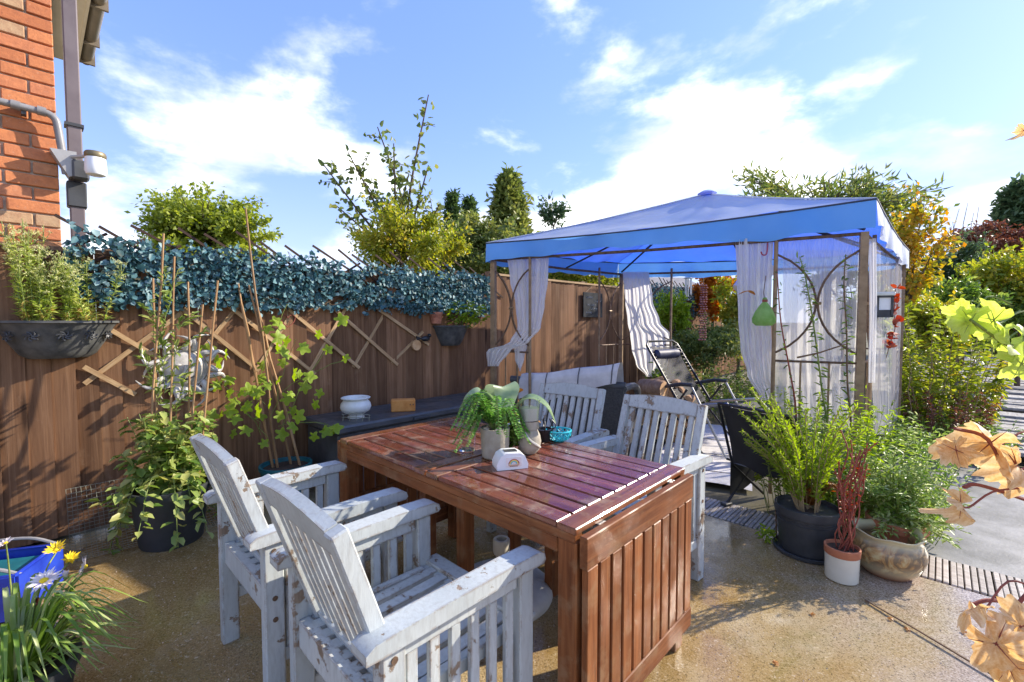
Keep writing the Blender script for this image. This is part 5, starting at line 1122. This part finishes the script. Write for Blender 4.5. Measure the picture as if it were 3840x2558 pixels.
# ------------------------------------------------------------------ second cane wigwam with a vine: every large leaf a piece
def lobed_mesh(name,mat,rings=3,n=40,curl=.25,lob=.28,serr=.04,seed=0):
    r2_=random.Random(seed); vs=[(0,0,0)];T=[.5];F=[]
    def rad(th): return (.72+lob*math.cos(5*th)*.6+.10*math.cos(th)+serr*math.sin(17*th))*(1-.55*math.exp(-((abs(th)-PI)/.28)**2))
    for k in range(1,rings+1):
        for j in range(n):
            th=-PI+2*PI*j/n; q=rad(th)*k/rings; x=q*math.cos(th); y=q*math.sin(th); z=curl*(-.5*(x*x+y*y)+.28*abs(y)+.16*math.sin(3*th+seed)*(k/rings)**2+.07*math.sin(7*th+2*seed)*(k/rings)**3); vs.append((x,y,z)); T.append(.25+.5*k/rings*r2_.random()+.2*r2_.random())
    for j in range(n): F.append([0,1+j,1+(j+1)%n])
    for k in range(rings-1):
        for j in range(n): a=1+k*n+j; b=1+k*n+(j+1)%n; F.append([a,a+n,b+n,b])
    me=bpy.data.meshes.new(name); me.from_pydata(vs,[],F); me.materials.append(MT[mat]); t=me.attributes.new('tint','FLOAT','POINT'); t.data.foreach_set('value',T); me.polygons.foreach_set('use_smooth',[True]*len(F)); return me
vl=[lobed_mesh('vine_leaf_%d'%k,'vine_leaf',2,24,.5,.34,.0,k) for k in range(3)]
wc0=fx(1.02,.36,0); wg=thing('cane_wigwam','wigwam of bamboo canes with a lime green leafed vine behind the white chairs','plant support',wc0)
MB().lathe([(0,0),(.13,0),(.165,.24),(.175,.245),(.175,.27),(.16,.27),(.155,.24),(0,.24)],24).build('pot','teal_plastic',wg,smooth=True); MB().disc((0,0,.242),.155,20).build('soil','soil',wg)
for x0,x1,y1,Y1 in ((600,548,652,3.25),(612,565,480,3.22),(630,572,655,3.20),(655,590,700,3.25),(585,556,700,3.1)):
    b0=V(wc0.x+(x0-630)/1042*3.2,wc0.y+rnd.uniform(-.08,.08),.24); MB().tube(stem_path(b0,at(x1,y1,Y1),0,.008,6),[.0095,.009,.0085,.008,.0075,.007,.006],7).build('cane','cane',wg,world=True,smooth=True)
lp_=[(490,880),(520,902),(500,840),(535,925),(575,890),(608,842),(640,800),(662,792),(642,775),(690,800),(745,802),(785,830),(680,862),(640,872),(700,890),(665,912),(716,936),(690,955),(745,988),(722,996),(640,962),(592,950),(560,990),(545,962),(522,945),(622,930),(650,842),(600,872),(670,985),(612,1012),(768,985),(480,915),(505,960),(530,870),(550,905),(655,820),(705,860),(730,900),(650,1000),(590,905),(618,890),(672,945),(560,930),(485,955),(540,1000),(790,735),(735,770),(520,820),(450,815),(475,800),(610,760),(640,740)]
for k,(x,y) in enumerate(lp_):
    for q in range(2 if k%3==0 else 1):
        p=at(x+rnd.uniform(-8,8),y+rnd.uniform(-8,8),3.05+rnd.uniform(-.12,.28))-wc0; s=rnd.uniform(.038,.062); o=piece('leaf',vl[(k+q)%3],wg,p,(R(rnd.uniform(35,95)),R(rnd.uniform(-35,35)),R(rnd.uniform(-150,-30)+90)),(s,s,s))
m=MB()
for a,b in (((600,1000),(490,860)),((620,960),(680,780)),((640,1000),(750,800)),((640,980),(760,980)),((610,930),(520,900)),((650,900),(790,830)),((600,860),(660,700)),((620,1020),(560,940))):
    m.tube(stem_path(at(a[0],a[1],3.2)-wc0,at(b[0],b[1],3.15)-wc0,.03,.02,6),.0022,4)
m.build('tendrils','stem_green',wg)
# ------------------------------------------------------------------ wire mesh along the fence foot
mr=thing('wire_mesh_roll','curled sheet of galvanised wire mesh at the foot of the fence','wire mesh',fx(-.10,.05,0),FANG); m=MB()
def mf(u,v): return V(.0+.72*u,-.03-.36*v**.8-.06*u*v,.30*(1-v)**1.6+.012+.03*math.sin(PI*v)*u)
for k in range(35): m.tube([mf(k/34,j/12) for j in range(13)],.0012,3,cap=False)
for k in range(23): m.tube([mf(j/14,k/22) for j in range(15)],.0012,3,cap=False)
m.build('mesh','wire',mr,kind='stuff')
# blue crate and its contents
cr=thing('blue_crate','bright blue plastic crate with grey carrying handles at the left edge','crate',(-2.36,1.98,.003),R(18)); cr.scale=(1,1,.78)
m=MB(); 
for s in(-1,1): m.box((s*.20,0,.13),(.012,.30,.24)); m.box((0,s*.15,.13),(.388,.012,.24))
m.box((0,0,.01),(.388,.288,.02)); m.build('body','blue_crate',cr)
MB().tube([V(.19*x,.145*y,.252) for x,y in((-1,-1),(1,-1),(1,1),(-1,1))],.010,6,closed=True).build('rim','blue_crate',cr)
MB().tube(curve([(-.20,-.12,.24),(-.10,-.14,.305),(.10,-.14,.305),(.20,-.12,.24)],5),.009,7).build('handle','grey_pipe',cr,smooth=True); MB().tube(curve([(-.17,.15,.25),(-.08,.15,.31),(.08,.15,.31),(.19,.15,.25)],5),.009,7).build('handle','grey_pipe',cr,smooth=True)
MB().box((.02,0,.19),(.33,.24,.04)).build('lining','teal_plastic',cr)
# ------------------------------------------------------------------ daisy plant bottom left
dpz=V(-1.58,1.39,0); dy=thing('strap_leaf_plant','clump of arching strap leaves with yellow and white daisies in the corner','plant',dpz)
MB().lathe([(0,0),(.12,0),(.15,.16),(.16,.165),(.16,.19),(.14,.19),(.135,.16),(0,.16)],24).build('pot','black_plastic',dy,smooth=True); MB().disc((0,0,.162),.135,20).build('soil','soil',dy)
lm=LM()
for q in range(260):
    a=rnd.uniform(0,6.28); l=rnd.uniform(.17,.34); hgt=rnd.uniform(.05,.26); pts=curve([(math.cos(a)*.04,math.sin(a)*.04,.16),(math.cos(a)*l*.55,math.sin(a)*l*.55,.16+hgt),(math.cos(a)*l,math.sin(a)*l,.16+hgt*.55-.05*rnd.random())],5); lm.strip(pts,rnd.uniform(.0045,.0085),rnd.random())
lm.build('leaves','grass_leaf',dy,smooth=True)
def daisy(x,y,Y,rr,mat,tilt,rot,n=16,closed=0,cmat='petal_yellow'):
    c=at(x,y,Y); s0=V(dpz.x+rnd.uniform(-.05,.05),dpz.y+rnd.uniform(-.03,.05),.18); MB().tube(curve([s0,s0.lerp(c,.6)+V(0,0,.05),c],5),.0028,5).build('flower_stalk','stem_green',dy,world=True,smooth=True)
    m=MB(); M_=Matrix.Rotation(rot,3,'Z')@Matrix.Rotation(tilt,3,'X')
    for k in range(n):
        a=k*2*PI/n+rnd.uniform(-.08,.08); cl_=closed+rnd.uniform(-.1,.25); d=V(math.cos(a)*math.cos(cl_),math.sin(a)*math.cos(cl_),math.sin(cl_)); sd_=V(-math.sin(a),math.cos(a),0); L=rr*rnd.uniform(.8,1.05); i=len(m.v)
        for p in (d*.1*rr,d*.55*L+sd_*.13*rr+V(0,0,.003),d*L,d*.55*L-sd_*.13*rr+V(0,0,.003)): m.v.append(c+M_@p)
        m.f.append([i,i+1,i+2,i+3])
    f=m.build('flower',mat,dy,world=True)
    mm=MB(); mm.ball(c+M_@V(0,0,.004),rr*.24,8,6,(1,1,.7)); o=mm.build('flower_centre',cmat,dy,world=True,smooth=True)
daisy(131,1266,1.62,.040,'petal_yellow',R(25),.3,18,.55); daisy(161,1289,1.60,.036,'petal_yellow',R(30),1.1,18,.6)
daisy(102,1336,1.52,.052,'petal_white',R(20),.2,22,.1); daisy(197,1302,1.58,.045,'petal_white',R(75),-.9,20,.25); daisy(153,1330,1.55,.035,'petal_white',R(10),0,12,1.2,'stem_green'); daisy(88,1390,1.5,.028,'russet_petal' if 'russet_petal' in MT else 'twig_red',R(10),0,12,1.35,'twig_red')
daisy(14,1250,1.95,.035,'petal_white',R(20),0,12,.3)
# ------------------------------------------------------------------ pots on the right
bpot=thing('black_pot','big black plastic pot with saucer at the end of the decking','pot',(1.655,2.50,0)); MB().lathe([(0,.012),(.128,.012),(.131,.02),(.147,.20),(.150,.215),(.158,.22),(.160,.235),(.160,.262),(.150,.264),(.146,.24),(0,.235)],36).build('pot','black_plastic',bpot,smooth=True); MB().lathe([(0,.001),(.15,.001),(.160,.006),(.163,.022),(.155,.024),(.148,.010),(0,.010)],36).build('saucer','black_plastic',bpot,smooth=True); MB().disc((0,0,.2365),.146,24).build('soil','soil',bpot)
for z in (.185,.20): MB().tube([V(.1475*math.cos(i*PI/18),.1475*math.sin(i*PI/18),z) for i in range(36)],.0022,5,closed=True).build('ring','black_plastic',bpot)
fs=thing('feathery_shrub','feathery bright green shrub arching out of the big black pot','shrub',(1.655,2.50,.236)); mb=MB(); lm=LM(); l2=LM()
for q in range(50):
    a=rnd.uniform(0,6.28) if q>16 else PI+rnd.uniform(-.9,.7); l=rnd.uniform(.10,.36); hh=rnd.uniform(.28,.66); b0=V(math.cos(a)*.05,math.sin(a)*.05,0); pth=curve([b0,V(math.cos(a)*l*.45,math.sin(a)*l*.45,hh*.6),V(math.cos(a)*l,math.sin(a)*l,hh)],6); mb.tube(pth,.003,4)
    k=110; pp,dd,tt=along(pth,k,.15,1); lm.add(pp,nrs.normal(size=(k,3))*.55+dd*1.0,nrs.normal(size=(k,3)),.042*(1-.35*tt),.0075,.25+.75*nrs.rand(k)*(.5+.5*tt),'rhomb')
for q in range(16):
    a=rnd.uniform(-.8,1.6); l=rnd.uniform(.1,.22); pth=curve([(0,0,0),(math.cos(a)*l*.6,math.sin(a)*l*.6,.16),(math.cos(a)*l,math.sin(a)*l,.13)],6); mb.tube(pth,.0015,4); k=26; pp,dd,tt=along(pth,k,.1,1); side=np.cross(dd,np.array([[0,0,1.]]))
    for sg_ in(-1,1): l2.add(pp,side*sg_+dd*.3,np.array([[0,0,1.]]),.035*(1-.6*tt),.010,nrs.rand(k),'oval')
mb.build('stems','stem_tan',fs); lm.build('foliage','vine_leaf',fs); l2.build('dry_fronds','dry_leaf',fs)
wp2=thing('white_pot','small white glazed pot with a terracotta rim holding red stems','pot',(1.655,2.225,0)); MB().lathe([(0,.002),(.066,.002),(.070,.006),(.073,.128),(.073,.130)],32).build('pot','cream_ceramic',wp2,smooth=True); MB().lathe([(.0735,.128),(.076,.131),(.077,.166),(.070,.168),(.066,.15),(0,.15)],32).build('rim','terracotta',wp2,smooth=True); MB().disc((0,0,.152),.066,20).build('soil','soil',wp2)
rs=thing('red_stem_plant','bundle of twisting bare red stems in the small white pot','plant',(1.655,2.225,.15)); mb=MB(); lm=LM()
for q in range(17):
    a=rnd.uniform(0,6.28); r0=rnd.uniform(.0,.038); hh=rnd.uniform(.40,.64); p0=V(math.cos(a)*r0,math.sin(a)*r0,0); pts=[p0+V(rnd.uniform(-.02,.02)+.015*math.sin(i*1.6+q),rnd.uniform(-.02,.02),hh*i/6)+V(math.cos(a)*.04*(i/6)**2+.03*(i/6)**2,math.sin(a)*.04*(i/6)**2,0) for i in range(7)]; mb.tube(curve(pts,3),.0032,5); leaf_stem(lm,pts,9,.026,.010,.35,1,.8,.4,'oval',(0,1),.2)
mb.build('stems','twig_red',rs,smooth=True); lm.build('leaves','red_leaf',rs)
m_,t_,p_=base_mat('glaze'); v_=mapping(t_,(1,1,1)); gz_=nn(t_,'TexCoord'); sp=nn(t_,'SeparateXYZ'); t_.links.new(gz_.outputs['Object'],sp.inputs[0])
nz=noise(t_,v_,11,5,.6,1.2); c_=ramp(t_,[(.32,(.50,.40,.18)),(.42,(.36,.16,.03)),(.49,(.09,.034,.011)),(.56,(.12,.045,.014)),(.62,(.40,.19,.04)),(.72,(.52,.45,.25))],nz); zr=ramp(t_,[(.02,0.0),(.10,.85),(.16,.75),(.20,0.0)],sp.outputs[2]); low=ramp(t_,[(.0,1.0),(.06,0.0)],sp.outputs[2])
c_=mixc(t_,zr,(.56,.50,.30),c_); c_=mixc(t_,low,c_,(.30,.095,.045)); t_.links.new(c_,p_.inputs['Base Color']); p_.inputs['Roughness'].default_value=.10
bw=thing('glazed_bowl','round cream and brown glazed pot with a wavy rim','pot',(1.935,2.29,0)); m=MB(); n=48
prf=[(.095,.0),(.105,.004),(.140,.05),(.158,.105),(.156,.145),(.140,.178),(.128,.19),(.140,.205),(.149,.215),(.147,.219),(.134,.212),(.120,.195),(.128,.16),(.13,.09),(.0,.05)]
for i,(r,z) in enumerate(prf):
    for j in range(n):
        th=2*PI*j/n; q=r*(1+(.03*math.cos(6*th) if 6<i<12 else 0)); m.v.append(V(q*math.cos(th),q*math.sin(th),z+(.006*math.cos(6*th) if 6<i<12 else 0)))
for i in range(len(prf)-1):
    for j in range(n): A=i*n+j; B=i*n+(j+1)%n; m.f.append([A,B,B+n,A+n])
m.build('bowl','glaze',bw,smooth='all')
tpt=thing('terracotta_pot','terracotta pot half hidden behind the glazed bowl','pot',(2.10,2.43,0)); MB().lathe([(0,0),(.095,0),(.125,.17),(.135,.172),(.138,.215),(.124,.216),(.12,.18),(0,.18)],28).build('pot','terracotta',tpt,smooth=True); MB().disc((0,0,.182),.12,20).build('soil','soil',tpt)
bs=thing('bushy_herb','bushy light green herb spreading over the terracotta pot','plant',(2.10,2.45,.18)); mb=MB(); lm=LM()
for q in range(190):
    a=rnd.uniform(0,6.28); l=rnd.uniform(.04,.32); hh=rnd.uniform(.0,.46)*(1-.5*l/.32)+.03; pth=curve([(math.cos(a)*.04,math.sin(a)*.04,0),(math.cos(a)*l*.6,math.sin(a)*l*.6,hh*.8),(math.cos(a)*l,math.sin(a)*l,hh-.03)],4); mb.tube(pth,.0016,4); leaf_stem(lm,pth,30,.038,.014,.2,1,.9,.4,'rhomb',(.2,1),.2)
mb.build('stems','stem_green',bs); lm.build('leaves','grass_leaf',bs)
stem_clump('leafy_weeds','loose green weeds growing at the foot of the right front gazebo post',(2.22,2.85,0),.32,110,.72,.22,30,.05,.016,'grass_leaf','stem_green',lo=.2,sr=.0025)
stem_clump('leafy_weeds','fine leaved yellow green weeds between the black pot and gazebo panel',(1.98,2.9,0),.28,80,.85,.18,30,.055,.014,'vine_leaf','stem_green',lo=.25,sr=.0028)
stem_clump('leafy_weeds','trailing green weeds at the right end of the pots by the grey path',(2.28,2.70,0),.22,60,.36,.14,24,.045,.015,'grass_leaf','stem_green',lo=.15,sr=.0025)
sw=thing('seedling','tiny green weed at the edge of the concrete beside the folding chair','weed',(1.50,2.62,0)); lm=LM(); lm.cloud((0,0,.04),(.045,.045,.035),60,.035,.014,'oval',0,(.3,1),.2); lm.build('leaves','vine_leaf',sw); MB().tube([(.06,.0,0),(.055,.01,.22)],.004,5).build('stick','twig_brown',sw)
# climbers on the right scroll panel
cg='climbing stems on the right front gazebo panel'
for lab,pts,mat,k in (('green climbing stem up the middle of the scroll panel',((1905,1010),(1890,900),(1872,760),(1852,640),(1838,590)),'stem_green',30),
                  ('brown climbing stem beside the right front post',((1958,1010),(1948,880),(1946,760),(1940,660),(1944,585)),'twig_brown',22),
                  ('leaning brown stem along the left upright of the scroll panel',((1830,960),(1815,850),(1795,740),(1786,620)),'twig_red',10)):
    P_=[at(x,y,3.06) for x,y in pts]; b0=V(P_[0].x,P_[0].y,0); c_=thing('climbing_plant',lab,'climber',b0); m=MB(); full=curve([b0]+P_,4); m.tube(full,[.0075*(1-.6*i/(len(full)-1)) for i in range(len(full))],6); m.build('stem',mat,c_,world=True,smooth=True); lm=LM(); leaf_stem(lm,full,k*3,.055,.016,.35,1,.9,.2,'oval',(0,.9),.2,.2); lm.build('leaves','green_leaf',c_,world=True)
tw=thing('twig','dark twig wedged across the scroll panel','twig',at(1890,806,3.05)); MB().tube([at(1833,822,3.05),at(1880,812,3.05),at(1948,790,3.05)],[.007,.006,.004],5).build('stick','twig_brown',tw,world=True)
# ------------------------------------------------------------------ grape vine at the right edge of the patio
gv=thing('grape_vine','grape vine reaching in from the right with green and withered brown leaves','vine',(1.95,1.05,0)); MB().tube([(0,0,0),(.03,.02,.5),(-.02,.0,1.0),(.02,.03,1.55),(.0,.0,2.0)],[.028,.025,.022,.018,.012],8).build('trunk','bark',gv,smooth=True)
GL=[lobed_mesh('grape_leaf_%d'%k,'grape_green',5,64,.95,.24,.06,k) for k in range(3)]; GDm=[lobed_mesh('dry_grape_leaf_%d'%k,'grape_dry',6,64,2.1,.24,.07,k+5) for k in range(3)]
vein=MB()
for a in (-2.1,-1.1,0,1.1,2.1): vein.tube([V(0,0,.006),V(.3*math.cos(a),.3*math.sin(a),.01),V(.66*math.cos(a),.66*math.sin(a),-.03)],[.022,.014,.004],4)
vein_g=mesh_of(vein,'veins','stem_green'); vein_d=mesh_of(vein,'veins','twig_red')
gpos=V(1.95,1.05,0)
for k,(x,y,Y,s,rx,ry,rz,dry) in enumerate(((2232,738,1.27,.066,78,10,160,0),(2285,735,1.26,.070,82,-14,95,0),(2322,792,1.24,.072,70,12,40,0),(2348,836,1.22,.070,80,-8,-30,0),(2300,770,1.29,.058,60,20,200,0),(2212,722,1.28,.048,95,-20,120,0),(2352,775,1.26,.052,75,15,20,0),
        (2275,1020,1.02,.080,66,-6,120,1),(2335,1070,1.00,.078,72,10,60,1),(2198,1035,1.03,.046,95,38,150,1),(2207,1160,.98,.052,100,52,70,1),(2240,1402,.93,.046,40,20,160,1),(2290,1480,.90,.074,70,40,-70,1),(2345,1440,.92,.060,75,-25,-20,1),(2320,1535,.90,.055,55,20,-120,1),(2353,300,1.35,.028,85,60,90,1))):
    p=at(x,y,Y)-gpos; o=piece('leaf',(GDm if dry else GL)[k%3],gv,p,(R(rx),R(ry),R(rz)),(s,s,s)); piece('veins',vein_d if dry else vein_g,o)
    if k<15: MB().tube(curve([p,p+V(.03,.01,-.01),p+V(.09,.02,.02+.03*(k%3-1)),p+V(.16,.02,.03)],4),.0022,5).build('petiole','twig_red' if dry else 'stem_green',gv,smooth=True)
for pts,mat in ((((2600,700),(2400,790),(2330,800),(2230,735)),'stem_green'),(((2600,1150),(2400,1130),(2330,1110),(2270,1010),(2195,985)),'twig_red'),(((2500,1200),(2360,1150),(2250,1115),(2215,1120)),'twig_red'),(((2500,1480),(2380,1400),(2280,1380),(2235,1390)),'twig_red'),(((2600,1100),(2420,1300),(2330,1400),(2290,1460)),'twig_red')):
    P_=[at(x,y,1.02 if y>900 else 1.26) for x,y in pts]; m=MB(); st=gpos+V(0,0,P_[0].z); m.tube(curve([st]+P_,5),.0042,6); m.build('shoot',mat,gv,world=True,smooth=True)
# fallen stem and leaves on the concrete
fs_=thing('fallen_twig','long thin brown twig lying on the concrete at the lower right','twig',(1.68,1.72,.006)); MB().tube([(-.05,.32,0),(.0,.12,.004),(.06,-.12,.003),(.14,-.34,.006)],.004,5).build('stick','twig_brown',fs_)
scrap=[lobed_mesh('leaf_scrap_%d'%k,'dry_leaf',2,18,.9,.3,.05,k+20) for k in range(3)]
for k in range(12):
    o=piece('fallen_leaf',scrap[k%3],None,(rnd.uniform(.75,2.0),rnd.uniform(1.15,2.1),.008),(R(rnd.uniform(-15,15)),R(rnd.uniform(-15,15)),rnd.uniform(0,6)),(.014,.014,.014)); tag(o,'small withered leaf scrap lying on the sunny concrete','leaf','leaf scraps on the concrete')

# loose grit on the concrete
gr=MB(); 
for k in range(2600):
    p=fx(rnd.uniform(-2.5,2.8),rnd.uniform(.1,5.0)); r_=rnd.uniform(.0012,.0040); a=rnd.uniform(0,6.28); i=len(gr.v)
    gr.v+=[p+V(r_*math.cos(a+j*2.09),r_*math.sin(a+j*2.09),0) for j in range(3)]+[p+V(0,0,r_*1.1)]; gr.f+=[[i,i+1,i+3],[i+1,i+2,i+3],[i+2,i,i+3]]
tag(gr.build('grit','pebble'),'fine loose grit scattered over the patio concrete','grit',kind='stuff')
